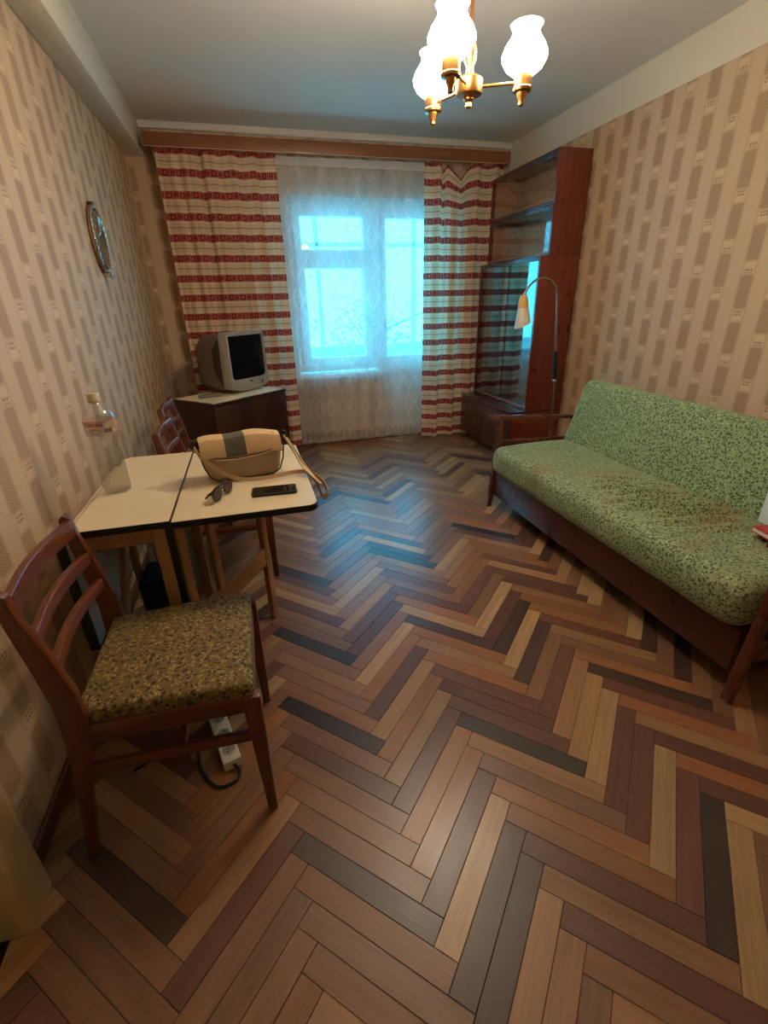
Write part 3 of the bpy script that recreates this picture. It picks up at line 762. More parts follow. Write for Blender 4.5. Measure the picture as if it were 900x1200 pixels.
for yy in (1.275, 1.865):
    MB(off).box(-0.498, -0.482, yy-0.012, yy+0.012, 0, 0.718).build('leg', m_under, t, bevel=0.002)
    MB(off).box(-0.318, -0.284, yy-0.014, yy+0.014, 0, 0.718).build('leg', m_pine, t, bevel=0.003)
    MB(off).box(-0.482, -0.318, yy-0.011, yy+0.011, 0.665, 0.716).build('top_rail', m_pine_y, t, bevel=0.003)
    MB(off).box(-0.482, -0.318, yy-0.011, yy+0.011, 0.06, 0.10).build('bottom_rail', m_pine_y, t, bevel=0.003)
MB(off).box(-0.480, -0.310, 1.880, 1.886, 0.10, 0.66).build('end_panel', m_under, t)
for xx in (-0.495, -0.292): MB(off).box(xx-0.009, xx+0.009, 1.289, 1.851, 0.655, 0.716).build('side_rail', m_pine_y, t, bevel=0.003)
MB(off).box(-0.2835, -0.2655, 1.263, 1.275, 0.0, 0.716).build('dark_strip', m_blk, t)  # narrow black strip between front leg and gate post
# open gate under the raised leaf
g0, g1 = Vector((-0.262, 1.300, 0)), Vector((-0.041, 1.768, 0))/KT; gd = (g1-g0).normalized()
def gp(s, z): v = g0 + gd*s; return (v.x, v.y, z)
GL = (g1-g0).length
MB(off).bar(gp(0.0, 0.06), gp(0.0, 0.71), 0.022, 0.036, tuple(gd)).build('gate_post', m_pine, t, bevel=0.003)
MB(off).bar(gp(0.14, 0.372), gp(0.14, 0.70), 0.018, 0.028, tuple(gd)).build('gate_upright', m_pine, t, bevel=0.003)
MB(off).bar(gp(GL, 0.0), gp(GL, 0.716), 0.022, 0.034, tuple(gd)).build('leg', m_pine, t, bevel=0.003)
MB(off).bar(gp(0.018, 0.330), gp(GL-0.017, 0.330), 0.018, 0.080).build('gate_rail', m_pine_y, t, bevel=0.003)
MB(off).bar(gp(0.018, 0.690), gp(GL-0.017, 0.690), 0.018, 0.045).build('gate_rail', m_pine_y, t, bevel=0.003)
# folded gate on the wall side
MB(off).bar((-0.478, 1.34, 0.30), (-0.478, 1.62, 0.62), 0.018, 0.045).build('brace', m_pine_y, t, bevel=0.003)
MB(off).box(-0.490, -0.468, 1.60, 1.63, 0.03, 0.655).build('gate_post', m_pine, t, bevel=0.003)
MB(off).bar((-0.40, 1.60, 0.62), (-0.34, 1.60, 0.50), 0.018, 0.05).build('brace', m_pine_y, t, bevel=0.003)
MB(off).box(-0.468, -0.318, 1.60, 1.618, 0.60, 0.655).build('cross_rail', m_pine_y, t, bevel=0.003)

t.location = (TX*KT, TY*KT, 0); t.scale = (KT, KT, 0.712/0.740)
b = thing('black_box', 'small black box on the floor under the folding table', 'box', (-0.428, 1.66, 0))
m_blkm = plain('matt_black', (18, 17, 17), 0.6)
MB().box(-0.052, 0.052, -0.08, 0.08, 0.0, 0.345).build('body', m_blkm, b, bevel=0.006)
MB().box(-0.054, 0.054, -0.082, 0.082, 0.345, 0.372).build('lid', m_blkm, b, bevel=0.005)

# ------------------------------------------------------------------ things on the table
ZT = 0.7124
m_pet = glass('clear_plastic', 0.12, (0.93, 0.93, 0.92, 1)); m_water = glass('water', 0.06, (0.90, 0.89, 0.85, 1))
t = thing('water_bottle', 'clear plastic water bottle, one third full, standing by the wall', 'bottle', (-0.452, 1.545, ZT))
MB().lathe([(0.001, 0.004), (0.030, 0.0), (0.038, 0.004), (0.040, 0.015), (0.040, 0.095), (0.038, 0.115), (0.032, 0.142), (0.033, 0.152), (0.041, 0.180), (0.043, 0.200), (0.043, 0.225), (0.039, 0.242), (0.028, 0.258), (0.016, 0.268), (0.0125, 0.274), (0.0125, 0.284)], n=32, cap=False).build('bottle_body', m_pet, t)
MB().lathe([(0.001, 0.006), (0.036, 0.006), (0.0385, 0.015), (0.0385, 0.086), (0.001, 0.086)], n=32, cap=False).build('water', m_water, t)
MB().lathe([(0.0150, 0.278), (0.0160, 0.279), (0.0160, 0.298), (0.0150, 0.300), (0.001, 0.300)], n=24).build('cap', plain('frosted_cap', (206, 188, 160), 0.4), t)
MB().lathe([(0.017, 0.2745), (0.017, 0.2765)], n=24).build('neck_ring', plain('neck_ring_plastic', (196, 178, 150), 0.4), t)
M = Mat('printed_label'); td = M.n('ShaderNodeBsdfTransparent'); dd = M.n('ShaderNodeBsdfDiffuse'); dd.inputs[0].default_value = lin(206, 172, 140)
mx = M.n('ShaderNodeMixShader'); mx.inputs[0].default_value = 0.42; M.link(td.outputs[0], mx.inputs[1]); M.link(dd.outputs[0], mx.inputs[2]); m_lab = M.done(mx.outputs[0])
lb = MB().lathe([(0.0435, 0.182), (0.0438, 0.200), (0.0438, 0.226)], n=32, cap=False).build('label', m_lab, t)
m_red = plain('red_print', (168, 60, 48), 0.6); m_dk = plain('black_print', (40, 34, 30), 0.6); m_pk = plain('pink_print', (206, 120, 96), 0.6)
def mark(mb, a0, a1, z0, z1, r=0.0443):
    n = max(2, int((a1-a0)/4)); vs = []
    for k in range(n+1):
        a = math.radians(a0+(a1-a0)*k/n); vs += [(r*math.cos(a), r*math.sin(a), z0), (r*math.cos(a), r*math.sin(a), z1)]
    mb.add(vs, [(2*k, 2*k+2, 2*k+3, 2*k+1) for k in range(n)])
MKp, MKr, MKd = MB(), MB(), MB()
mark(MKp, -150, -20, 0.2235, 0.2250); mark(MKp, -160, -60, 0.2090, 0.2105)
for k in range(5):
    a = -128 + k*13; mark(MKr, a, a+3, 0.2125, 0.2210); mark(MKr, a+5, a+8, 0.2125, 0.2210); mark(MKr, a, a+8, 0.2125+0.0035*(k % 2), 0.2145+0.0035*(k % 2))
for k in range(9): mark(MKd, -66+k*3.2, -64.6+k*3.2 + 0.6*(k % 3), 0.192, 0.203)
for k in range(4): mark(MKd, -118, -84-4*(k % 2), 0.1905+k*0.0042, 0.1917+k*0.0042)
MKp.build('print', m_pk, lb); MKr.build('print', m_red, lb); MKd.build('print', m_dk, lb)

# handbag
t = thing('handbag', 'beige canvas handbag with tan flap and dark centre stripe on the table', 'handbag', (-0.066, 1.565, ZT), math.radians(8))
m_canvas = plain('beige_canvas', (160, 138, 108), 0.8, 0, 0.16, 260); m_flap = plain('tan_suede', (194, 162, 114), 0.75, 0, 0.14, 60); m_strp = plain('dark_grey_stripe', (84, 78, 64), 0.8, 0, 0.12, 60); m_lea = plain('dark_brown_piping', (46, 32, 26), 0.45); m_strap = plain('tan_strap', (178, 146, 104), 0.6, 0, 0.1, 90)
def dbag(p):
    k = p.z/0.135; x = p.x*(0.86+0.17*k); y = p.y*(1.12-0.35*k) - 0.004*math.cos(p.x*14)
    return (x, y, p.z + 0.004*math.sin(p.x*18)*k)
obj('bag_body', cushion_mesh(0.265, 0.105, 0.135, 0.035, (10, 5, 4), dbag), m_canvas, t)
def flap(x0, x1, mt, name):
    prof = [(0.046, 0.085), (0.050, 0.112), (0.042, 0.134), (0.018, 0.145), (-0.010, 0.146), (-0.034, 0.140), (-0.046, 0.120), (-0.0535, 0.086)]
    m = MB(); n = len(prof); nx = 6; vs = []
    for i in range(nx+1):
        x = x0+(x1-x0)*i/nx; dip = 0.003*math.sin(x*40) - 0.010*(abs(x)/0.13)**4
        for (y, z) in prof: vs.append((x, y, z + dip*(1 if z > 0.1 else 0.3)))
        for (y, z) in reversed(prof): vs.append((x, y*0.94, z-0.004 + dip*(1 if z > 0.1 else 0.3)))
    q = 2*n
    fs = [(i*q+k, i*q+(k+1) % q, (i+1)*q+(k+1) % q, (i+1)*q+k) for i in range(nx) for k in range(q)]
    fs += [list(range(q)), list(range(nx*q+q-1, nx*q-1, -1))]
    return m.add(vs, fs).build(name, mt, t)
flap(-0.128, -0.052, m_flap, 'flap'); flap(-0.052, 0.012, m_strp, 'flap_stripe'); flap(0.012, 0.126, m_flap, 'flap')
MB().tube([(-0.085, -0.0615, 0.078), (-0.02, -0.064, 0.074), (0.05, -0.064, 0.080), (0.088, -0.060, 0.088)], 0.0028, 8).build('zip', m_strap, t)
MB().tube([(-0.085, -0.060, 0.082), (-0.02, -0.062, 0.079), (0.05, -0.062, 0.085), (0.090, -0.058, 0.092)], 0.0016, 8).build('zip_edge', m_lea, t)
for sx in (-1, 1):
    MB().tube([(sx*0.128, -0.036, 0.128), (sx*0.131, -0.052, 0.10), (sx*0.124, -0.058, 0.06), (sx*0.110, -0.060, 0.025), (sx*0.088, -0.057, 0.008), (sx*0.05, -0.053, 0.003)], 0.0025, 8).build('piping', m_lea, t)
    MB().lathe([(0.012, -0.004), (0.016, -0.003), (0.016, 0.003), (0.012, 0.004), (0.012, -0.004)], (sx*0.140, -0.010, 0.122), 16, 1, cap=False).build('strap_ring', m_lea, t)
MB().box(-0.152, -0.126, -0.018, 0.012, 0.108, 0.136).build('buckle', m_lea, t, bevel=0.005)
def curve(pts, n=10):
    pts = [Vector(p) for p in pts]; out = []
    for i in range(len(pts)-1):
        p0, p1, p2, p3 = pts[max(i-1, 0)], pts[i], pts[i+1], pts[min(i+2, len(pts)-1)]
        for k in range(n):
            s = k/n; out.append(tuple(0.5*((2*p1)+(p2-p0)*s+(2*p0-5*p1+4*p2-p3)*s*s+(3*p1-p0-3*p2+p3)*s**3)))
    return out + [tuple(pts[-1])]
sp = curve([(-0.142, -0.020, 0.118), (-0.122, -0.066, 0.088), (-0.07, -0.098, 0.045), (-0.01, -0.108, 0.020), (0.07, -0.105, 0.014), (0.15, -0.085, 0.011), (0.192, -0.110, 0.012), (0.222, -0.165, -0.006), (0.228, -0.195, -0.040), (0.214, -0.190, -0.050), (0.206, -0.150, -0.012), (0.186, -0.07, 0.030), (0.164, -0.02, 0.080), (0.145, -0.010, 0.120)], 8)
MB().ribbon(sp, 0.013, 0.003, [(0, 0.35, 1)]*len(sp)).build('shoulder_strap', m_strap, t)
sp2 = curve([(0.142, -0.010, 0.122), (0.160, -0.035, 0.085), (0.176, -0.085, 0.036), (0.196, -0.140, 0.010), (0.214, -0.175, -0.012)], 8)
MB().ribbon(sp2, 0.012, 0.003, [(0.3, 1, 0.3)]*len(sp2)).build('shoulder_strap', m_strap, t)

# phone and sunglasses
t = thing('smartphone', 'black smartphone lying screen up beside the handbag', 'phone', (0.021, 1.370, ZT), math.radians(-2))
MB().prism(rrect(-0.067, 0.067, -0.033, 0.033, 0.008, (1, 1, 1, 1)), 0.0, 0.0085, 2).build('phone_body', plain('black_phone_case', (24, 22, 22), 0.45), t, bevel=0.0015)
MB().prism(rrect(-0.062, 0.062, -0.029, 0.029, 0.005, (1, 1, 1, 1)), 0.0085, 0.0090, 2).build('screen', plain('phone_glass', (10, 10, 12), 0.06), t)
t = thing('sunglasses', 'folded dark sunglasses lying in front of the handbag', 'sunglasses', (-0.128, 1.375, ZT), math.radians(64))
m_lens = plain('brown_lens', (44, 22, 20), 0.06); m_fr = plain('black_plastic', (16, 14, 14), 0.2)
for sx in (-1, 1):
    lz = MB()
    ov = [(sx*0.032 + 0.024*math.cos(a)*(1.0), 0.0, 0.023 + 0.020*math.sin(a)) for a in [2*PI*k/18 for k in range(18)]]
    lz.add([(x, y-0.0012-0.004*(1-((x-sx*0.032)/0.024)**2), z) for x, y, z in ov] + [(x, y+0.0012, z) for x, y, z in ov], [list(range(18)), list(range(35, 17, -1))] + [(k, (k+1) % 18, 18+(k+1) % 18, 18+k) for k in range(18)])
    lz.build('lens', m_lens, t)
    MB().tube(ov + [ov[0]], 0.0026, 8, cap=False).build('rim', m_fr, t)
    MB().tube([(sx*0.058, 0.002, 0.030), (sx*0.060, 0.012, 0.029), (sx*0.02, 0.020+0.004*sx, 0.026), (-sx*0.05, 0.024+0.004*sx, 0.014)], 0.003, 8).build('temple', m_fr, t)
MB().tube([(-0.009, 0, 0.030), (0, -0.002, 0.033), (0.009, 0, 0.030)], 0.0024, 8).build('bridge', m_fr, t)
for o in list(bpy.data.objects):
    if o.parent is None and o.name.split('.')[0] in ('water_bottle', 'handbag', 'smartphone', 'sunglasses'):
        o.location = (o.location.x*KT, o.location.y*KT, o.location.z); o.scale = (KT, KT, KT)

# ------------------------------------------------------------------ television corner
SR = math.atan2(0.422, 0.464)
t = thing('television_stand', 'dark mahogany two-door cabinet under the television in the corner', 'cabinet', (-0.167, 3.745, 0), SR)
WS, DS, HS = 0.696, 0.444, 0.655
b = MB(); b.box(-WS/2, -WS/2+0.018, -DS/2+0.02, DS/2, 0.0, HS-0.02).box(WS/2-0.018, WS/2, -DS/2+0.02, DS/2, 0.0, HS-0.02).box(-WS/2+0.018, WS/2-0.018, DS/2-0.01, DS/2, 0.06, HS-0.02).box(-WS/2+0.018, WS/2-0.018, -DS/2+0.02, DS/2-0.01, 0.06, 0.08).box(-WS/2+0.018, WS/2-0.018, -DS/2+0.045, -DS/2+0.06, 0.0, 0.06)
m_std = wood('dark_stand_veneer', (62, 24, 16), (38, 14, 10), 0.3, 2, 1.0, 0.3); b.build('carcass', m_std, t, bevel=0.002)
MB().box(-WS/2-0.004, WS/2+0.004, -DS/2, DS/2, HS-0.02, HS).build('top', m_std, t, bevel=0.003)
for sx in (-1, 1):
    d = MB().box(min(sx*0.002, sx*(WS/2-0.002)), max(sx*0.002, sx*(WS/2-0.002)), -DS/2+0.002, -DS/2+0.020, 0.065, HS-0.023).build('door', m_std, t, bevel=0.002)
    MB().tube([(sx*0.03, -DS/2+0.002, 0.36), (sx*0.03, -DS/2-0.016, 0.36)], [0.005, 0.008], 12).build('knob', m_brass, d)
def doily(a, b):
    x = -0.335+0.67*a; y = -0.215+0.43*b
    return (x, y, 0.0015 + 0.001*math.sin(x*60)*math.sin(y*55) + 0.002*max(0, abs(b-0.5)-0.45)*0)
me = grid_mesh(doily, 40, 30)
bm = bmesh.new(); bm.from_mesh(me); bmesh.ops.solidify(bm, geom=bm.faces[:], thickness=0.0016); bm.to_mesh(me); bm.free()
o = obj('table_cloth', me, plain('cream_napkin_cloth', (214, 196, 160), 0.85, 0, 0.12, 120), None, (-0.167, 3.745, HS+0.0016), (0, 0, SR)); tag(o, 'cream cloth spread under the television on the corner cabinet', 'cloth')

TR = math.radians(47)
t = thing('television', 'silver-grey tube television standing on the corner cabinet', 'television', (-0.012, 3.785, HS+0.005), TR)
m_tv = plain('warm_silver_plastic', (150, 143, 130), 0.38, 0, 0.05); m_tvb = plain('grey_brown_plastic', (116, 100, 84), 0.5, 0, 0.06); m_scr = plain('dark_tube_glass', (14, 15, 17), 0.08); m_grille = plain('dark_speaker_cloth', (58, 46, 36), 0.8, 0, 0.2, 300)
W2, H2 = 0.205, 0.425
def bez(k=1.0):   # front outline with a sagging lower edge
    pts = []
    for i in range(13):
        s = -1+i/6; pts.append((s*W2*k, 0.012*k + 0.030*abs(s)**2.6))
    for i in range(5): a = i/4; pts.append((W2*k - 0.012*a*a, H2*(0.22+0.76*a)))
    for i in range(7): s = 1-i/3; pts.append((s*(W2-0.02)*k, H2 + 0.004*(1-s*s)))
    for i in range(5): a = 1-i/4; pts.append((-W2*k + 0.012*a*a, H2*(0.22+0.76*a)))
    return pts
ol = bez(); n = len(ol)
inner = [(-0.158, 0.110), (0.158, 0.110), (0.158, 0.388), (-0.158, 0.388)]
m = MB(); SW, SB, ST = 0.178, 0.098, 0.402
# bezel as four bars with the curved outer edge
def frame_face(y):
    return [(x, y, z) for x, z in ol]
vs = [(x, 0.006 if True else 0, z) for x, z in ol] + [(x, 0.060, z) for x, z in ol]
def nearest(x, z): return (max(-SW, min(SW, x)), max(SB, min(ST, z)))
def inpt(x, z):
    # project outline point to the screen opening along the direction to the middle
    cx, cz = 0.0, (SB+ST)/2; dx, dz = x-cx, z-cz; k = min(SW/abs(dx) if abs(dx) > 1e-6 else 9, (ST-SB)/2/abs(dz) if abs(dz) > 1e-6 else 9)
    return (cx+dx*k, cz+dz*k)
ii = [inpt(x, z) for x, z in ol]
vs = [(x, 0.004, z) for x, z in ol] + [(x, 0.070, z) for x, z in ol] + [(x*1.0, -0.004, z) for x, z in [((a[0]*0.25+c[0]*0.75), (a[1]*0.25+c[1]*0.75)) for a, c in zip(ii, ol)]] + [(x, -0.002, z) for x, z in ii] + [(x, 0.010, z) for x, z in ii]
fs = []
for i in range(n):
    j = (i+1) % n; fs += [(i, j, n+j, n+i), (i, j, 2*n+j, 2*n+i), (2*n+i, 2*n+j, 3*n+j, 3*n+i), (3*n+i, 3*n+j, 4*n+j, 4*n+i)]
bz = m.add(vs, fs).build('bezel', m_tv, t, angle=50)
sc = grid_mesh(lambda a, b: (-SW-0.004+2*(SW+0.004)*a, 0.009 - 0.008*(1-(2*a-1)**2)*(1-(2*b-1)**2), SB-0.004+(ST-SB+0.008)*b), 16, 14)
obj('screen', sc, m_scr, t)
back = MB(); rings = [(0.070, 1.0, 1.0, 0), (0.120, 0.98, 0.985, 0), (0.20, 0.94, 0.95, 0.006), (0.30, 0.82, 0.86, 0.015), (0.385, 0.68, 0.72, 0.025), (0.392, 0.60, 0.64, 0.04)]
vs = []
for (y, kx, kz, z0) in rings:
    for x, z in ol: vs.append((x*kx, y, z0 + z*kz))
fs = [(r*n+i, r*n+(i+1) % n, (r+1)*n+(i+1) % n, (r+1)*n+i) for r in range(len(rings)-1) for i in range(n)] + [list(range((len(rings)-1)*n, len(rings)*n))]
back.add(vs, fs).build('rear_shell', m_tvb, t, angle=50)
for sx in (-1, 1):
    g = MB(); pts = []
    for k in range(13):
        z = 0.06+0.33*k/12; q = math.sin(PI*k/12); pts.append((z, 0.074, 0.074+0.105*q))
    vs = []; 
    def xs(y, z): 
        kk = 1.0 if y < 0.12 else 1.0-0.10*(y-0.12)/0.08
        e = W2 - 0.012*max(0, (z/H2-0.22)/0.76)**2
        return sx*(e*kk*0.998 + 0.002)
    for z, y0, y1 in pts:
        for q in range(5): y = y0+(y1-y0)*q/4; vs.append((xs(y, z), y, z))
    g.add(vs, [(k*5+q, k*5+q+1, (k+1)*5+q+1, (k+1)*5+q) for k in range(12) for q in range(4)]).build('speaker_grille', m_grille, t)
MB().box(-0.14, 0.14, 0.06, 0.30, 0.0, 0.035).build('foot', m_tvb, t, bevel=0.006)
MB().prism(rrect(-0.014, 0.014, 0.072, 0.082, 0.004, (1, 1, 1, 1)), -0.0085, -0.003, 1).build('badge', m_dk, t)
for k in range(4): MB().box(0.035+k*0.022, 0.047+k*0.022, -0.0075, 0.004, 0.045+0.002*k, 0.050+0.002*k).build('button', m_tvb, t, bevel=0.001)
MB().prism([(-0.06+0.035*math.cos(a), 0.046+0.013*math.sin(a)) for a in [PI*k/8 for k in range(9)]], -0.0085, 0.0, 1).build('front_flap', m_tv, t, bevel=0.001)
MB().box(0.118, 0.128, -0.008, 0.004, 0.050, 0.070).build('power_button', m_dk, t, bevel=0.001)
t = thing('remote_control', 'grey remote control lying on the cloth left of the television', 'remote control', (-0.305, 3.640, HS+0.0045), math.radians(20))
MB().prism(rrect(-0.085, 0.085, -0.022, 0.022, 0.01, (1, 1, 1, 1)), 0, 0.02, 2).build('case', plain('grey_remote_plastic', (120, 108, 96), 0.5), t, bevel=0.003)
kb = MB()
for i in range(6):
    for j in range(3): kb.box(-0.06+i*0.017, -0.05+i*0.017, -0.014+j*0.011, -0.007+j*0.011, 0.02, 0.0218)
kb.build('keys', m_dk, t)

# ------------------------------------------------------------------ wall plate, corner line
t = thing('wall_plate', 'small oval silver-rimmed plate hanging on the left wall', 'wall decoration', (XL, 3.02, 1.578))
pv = []; NR = 28; rg_ = [(0.004, 0.0), (0.35, 0.026), (0.72, 0.020), (0.86, 0.030), (1.0, 0.014)]
m_sil = plain('polished_silver', (190, 188, 182), 0.18, 1.0); m_dish = plain('amber_grey_glaze', (150, 132, 110), 0.15, 0.6, 0.15, 20)
d = MB()
for k_, x in rg_:
    for a in range(NR): an = 2*PI*a/NR; pv.append((x, 0.105*k_*math.cos(an), 0.145*k_*math.sin(an)))
d.add(pv, [(r*NR+i, r*NR+(i+1) % NR, (r+1)*NR+(i+1) % NR, (r+1)*NR+i) for r in range(4) for i in range(NR)] + [list(range(NR-1, -1, -1))])
d.build('dish', m_dish, t)
rope = [(0.022, 0.107*math.cos(a), 0.147*math.sin(a)) for a in [2*PI*k/120 for k in range(121)]]
MB().tube(rope, [0.007+0.0025*math.sin(k*2*PI/4) for k in range(121)], 8, cap=False).build('rope_rim', m_sil, t)
MB().tube([(0.0, 0.107*math.cos(a), 0.147*math.sin(a)) if False else (0.010, 0.107*math.cos(a), 0.147*math.sin(a)) for a in [2*PI*k/40 for k in range(41)]], 0.005, 8, cap=False).build('backing', plain('amber_backing', (140, 104, 70), 0.5), t)
MB().box(0.0, 0.045, -0.018, 0.018, -0.168, -0.130).build('bottom_clip', m_sil, t, bevel=0.005)
MB().box(0.0, 0.028, -0.014, 0.014, 0.140, 0.168).build('top_clip', m_lea, t, bevel=0.004)
cb = MB().tube([(XL+0.004, YW-0.10, 2.262), (XL+0.004, YW-0.105, 1.5), (XL+0.005, YW-0.10, 0.9), (XL+0.004, YW-0.10, 0.06)], 0.0045, 8).build('wall_corner_line', plain('pale_corner_line', (206, 168, 120), 0.5))  # thin tube standing for the pale edge of the wall corner
tag(cb, 'thin pale line drawn in for the left wall corner by the curtain', 'corner line')

# ------------------------------------------------------------------ glazed cabinets on the right
CY0, CY1, CXB = 3.325, 4.27, 2.398
def carcass(t, x0, z0, z1, off, th=0.018, inner=m_mahog):
    MB(off).box(x0, CXB, CY0, CY0+th, z0, z1).build('side_panel', m_mahog, t, bevel=0.0015)
    MB(off).box(x0, CXB, CY1-th, CY1, z0, z1).build('side_panel', m_mahog, t, bevel=0.0015)
    MB(off).box(x0, CXB, CY0+th, CY1-th, z1-th, z1).build('top_panel', m_mahog_y, t, bevel=0.0015)
    MB(off).box(x0, CXB, CY0+th, CY1-th, z0, z0+th).build('bottom_panel', m_mahog_y, t, bevel=0.0015)
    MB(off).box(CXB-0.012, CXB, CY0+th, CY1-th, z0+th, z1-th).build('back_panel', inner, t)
m_back_glare = wood('brown_veneer_back_glare', (204, 152, 108), (172, 122, 84), 0.4, 1, 0.8)  # brown back, paled to paint in the glare on the upper glass
m_track = wood('pale_sliding_track', (172, 108, 70), (140, 84, 52), 0.4, 1, 0.8)
def glazed(name, label, x0, z0, z1, inner, shelves, group=None, gl=None):
    off = (2.25, 3.8, z0); t = thing(name, label, 'cabinet', off, 0, group)
    carcass(t, x0, z0, z1, off, 0.018, inner)
    MB(off).box(x0+0.002, x0+0.026, CY0+0.018, CY1-0.018, z0+0.018, z0+0.030).build('sliding_track', m_track, t, bevel=0.001)
    MB(off).box(x0+0.002, x0+0.026, CY0+0.018, CY1-0.018, z1-0.028, z1-0.018).build('sliding_track', m_mahog_y, t, bevel=0.001)
    ym = (CY0+CY1)/2; gl = gl or m_cabglass
    MB(off).box(x0+0.006, x0+0.010, ym-0.02, CY1-0.0185, z0+0.030, z1-0.028).build('glass_pane', gl, t, smooth=False)
    MB(off).box(x0+0.016, x0+0.020, CY0+0.0185, ym+0.02, z0+0.030, z1-0.028).build('glass_pane', gl, t, smooth=False)
    if inner is m_back_glare: MB(off).box(x0+0.03, CXB-0.012, CY1-0.020, CY1-0.0182, z0+0.0182, z1-0.0182).build('glare_lining', m_back_glare, t)  # thin sheet carrying the painted glass glare over the far side
    for zs in shelves: MB(off).box(x0+0.04, CXB-0.012, CY0+0.018, CY1-0.018, zs-0.008, zs+0.008).build('shelf', m_mahog_y, t, bevel=0.001)
    return t
off = (2.18, 3.8, 0)
t = thing('low_chest', 'dark mahogany low chest forming the base of the glazed cabinets', 'chest', off)
cx0 = 1.955
MB(off).box(cx0+0.018, CXB, CY0, CY0+0.018, 0.075, 0.412).build('side_panel', m_mahog, t, bevel=0.0015)
MB(off).box(cx0+0.018, CXB, CY1-0.018, CY1, 0.075, 0.412).build('side_panel', m_mahog, t, bevel=0.0015)
MB(off).box(cx0+0.018, CXB, CY0+0.018, CY1-0.018, 0.075, 0.093).build('bottom_panel', m_mahog_y, t, bevel=0.0015)
MB(off).box(CXB-0.012, CXB, CY0+0.018, CY1-0.018, 0.093, 0.412).build('back_panel', m_mahog_y, t)
MB(off).box(cx0-0.004, CXB, CY0-0.004, CY1+0.004, 0.412, 0.430).build('top_panel', m_mahog_y, t, bevel=0.003)
for a, b_ in ((CY0+0.002, (CY0+CY1)/2-0.002), ((CY0+CY1)/2+0.002, CY1-0.002)):
    d = MB(off).box(cx0, cx0+0.018, a, b_, 0.080, 0.408).build('drop_door', m_mahog_y, t, bevel=0.002)
    MB(off).tube([(cx0, (a+b_)/2, 0.36), (cx0-0.018, (a+b_)/2, 0.36)], [0.005, 0.009], 12).build('knob', m_brass, d)
MB(off).box(cx0+0.05, CXB-0.02, CY0+0.03, CY1-0.03, 0.0, 0.075).build('plinth', m_mahog_y, t)
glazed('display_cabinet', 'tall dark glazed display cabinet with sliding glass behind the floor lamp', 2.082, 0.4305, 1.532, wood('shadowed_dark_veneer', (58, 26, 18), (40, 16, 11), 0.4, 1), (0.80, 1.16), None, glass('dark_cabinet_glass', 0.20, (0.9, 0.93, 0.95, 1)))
glazed('glazed_bookshelf', 'glazed shelf unit standing directly on the tall display cabinet', 2.148, 1.5325, 1.853, m_back_glare, (), 'stacked glazed bookshelves')
glazed('glazed_bookshelf', 'topmost glazed shelf unit of the cabinet stack, just below the ceiling band', 2.148, 1.8535, 2.165, m_back_glare, (), 'stacked glazed bookshelves')

# ------------------------------------------------------------------ floor lamp
t = thing('floor_lamp', 'slim gooseneck floor lamp with small pale shade between sofa and cabinet', 'floor lamp', (2.15, 3.03, 0)); off = (2.15, 3.03, 0)
m_chr = plain('worn_chrome', (176, 168, 160), 0.25, 1.0)
MB(off).lathe([(0.11, 0.0), (0.11, 0.012), (0.10, 0.020), (0.018, 0.030), (0.014, 0.05)], (2.15, 3.03, 0)).build('base', m_blkm, t)
MB(off).tube([(2.15, 3.03, 0.03), (2.112, 3.03, 0.72)], 0.008, 12).build('pole', m_chr, t)
MB(off).bar((2.1125, 3.03, 0.70), (2.090, 3.03, 0.915), 0.026, 0.024, (1, 0, 0)).build('grip', m_blkm, t, bevel=0.004)
MB(off).lathe([(0.012, -0.018), (0.013, 0), (0.010, 0.008)], (2.095, 3.01, 0.715), 16, 1).build('knob', m_chr, t)
arc = [(2.091, 3.03, 0.91), (2.072, 3.03, 1.10), (2.056, 3.03, 1.25)]
arc = curve(arc + [(2.040, 3.03, 1.315), (1.995, 3.03, 1.362), (1.925, 3.03, 1.382), (1.855, 3.03, 1.352), (1.812, 3.03, 1.300), (1.800, 3.03, 1.276)], 6)
MB(off).tube(arc, 0.0075, 10).build('gooseneck', m_chr, t)
m_hold = plain('yellowed_plastic', (222, 176, 96), 0.4); m_shade = plain('frosted_white_shade', (216, 208, 194), 0.5)
ax_ = Vector((0.06, 0, -1)).normalized()
def along(s): return tuple(Vector((1.800, 3.03, 1.283)) + ax_*s)
MB(off).tube([along(0), along(0.012), along(0.04), along(0.072), along(0.080)], [0.012, 0.024, 0.032, 0.035, 0.036], 20).build('lamp_holder', m_hold, t)
ss = MB(off); nn = 24; vs = []
for (s, r) in ((0.076, 0.034), (0.11, 0.040), (0.15, 0.047), (0.188, 0.053), (0.188, 0.050), (0.11, 0.037), (0.082, 0.031)):
    c = Vector(along(s))
    for k in range(nn):
        a = 2*PI*k/nn; dz = -0.022*math.cos(a)*(s-0.076)/0.112*(-1)
        vs.append((c.x+r*math.cos(a), c.y+r*math.sin(a), c.z+dz))
ss.add(vs, [(i*nn+k, i*nn+(k+1) % nn, (i+1)*nn+(k+1) % nn, (i+1)*nn+k) for i in range(6) for k in range(nn)]).build('lamp_shade', m_shade, t)

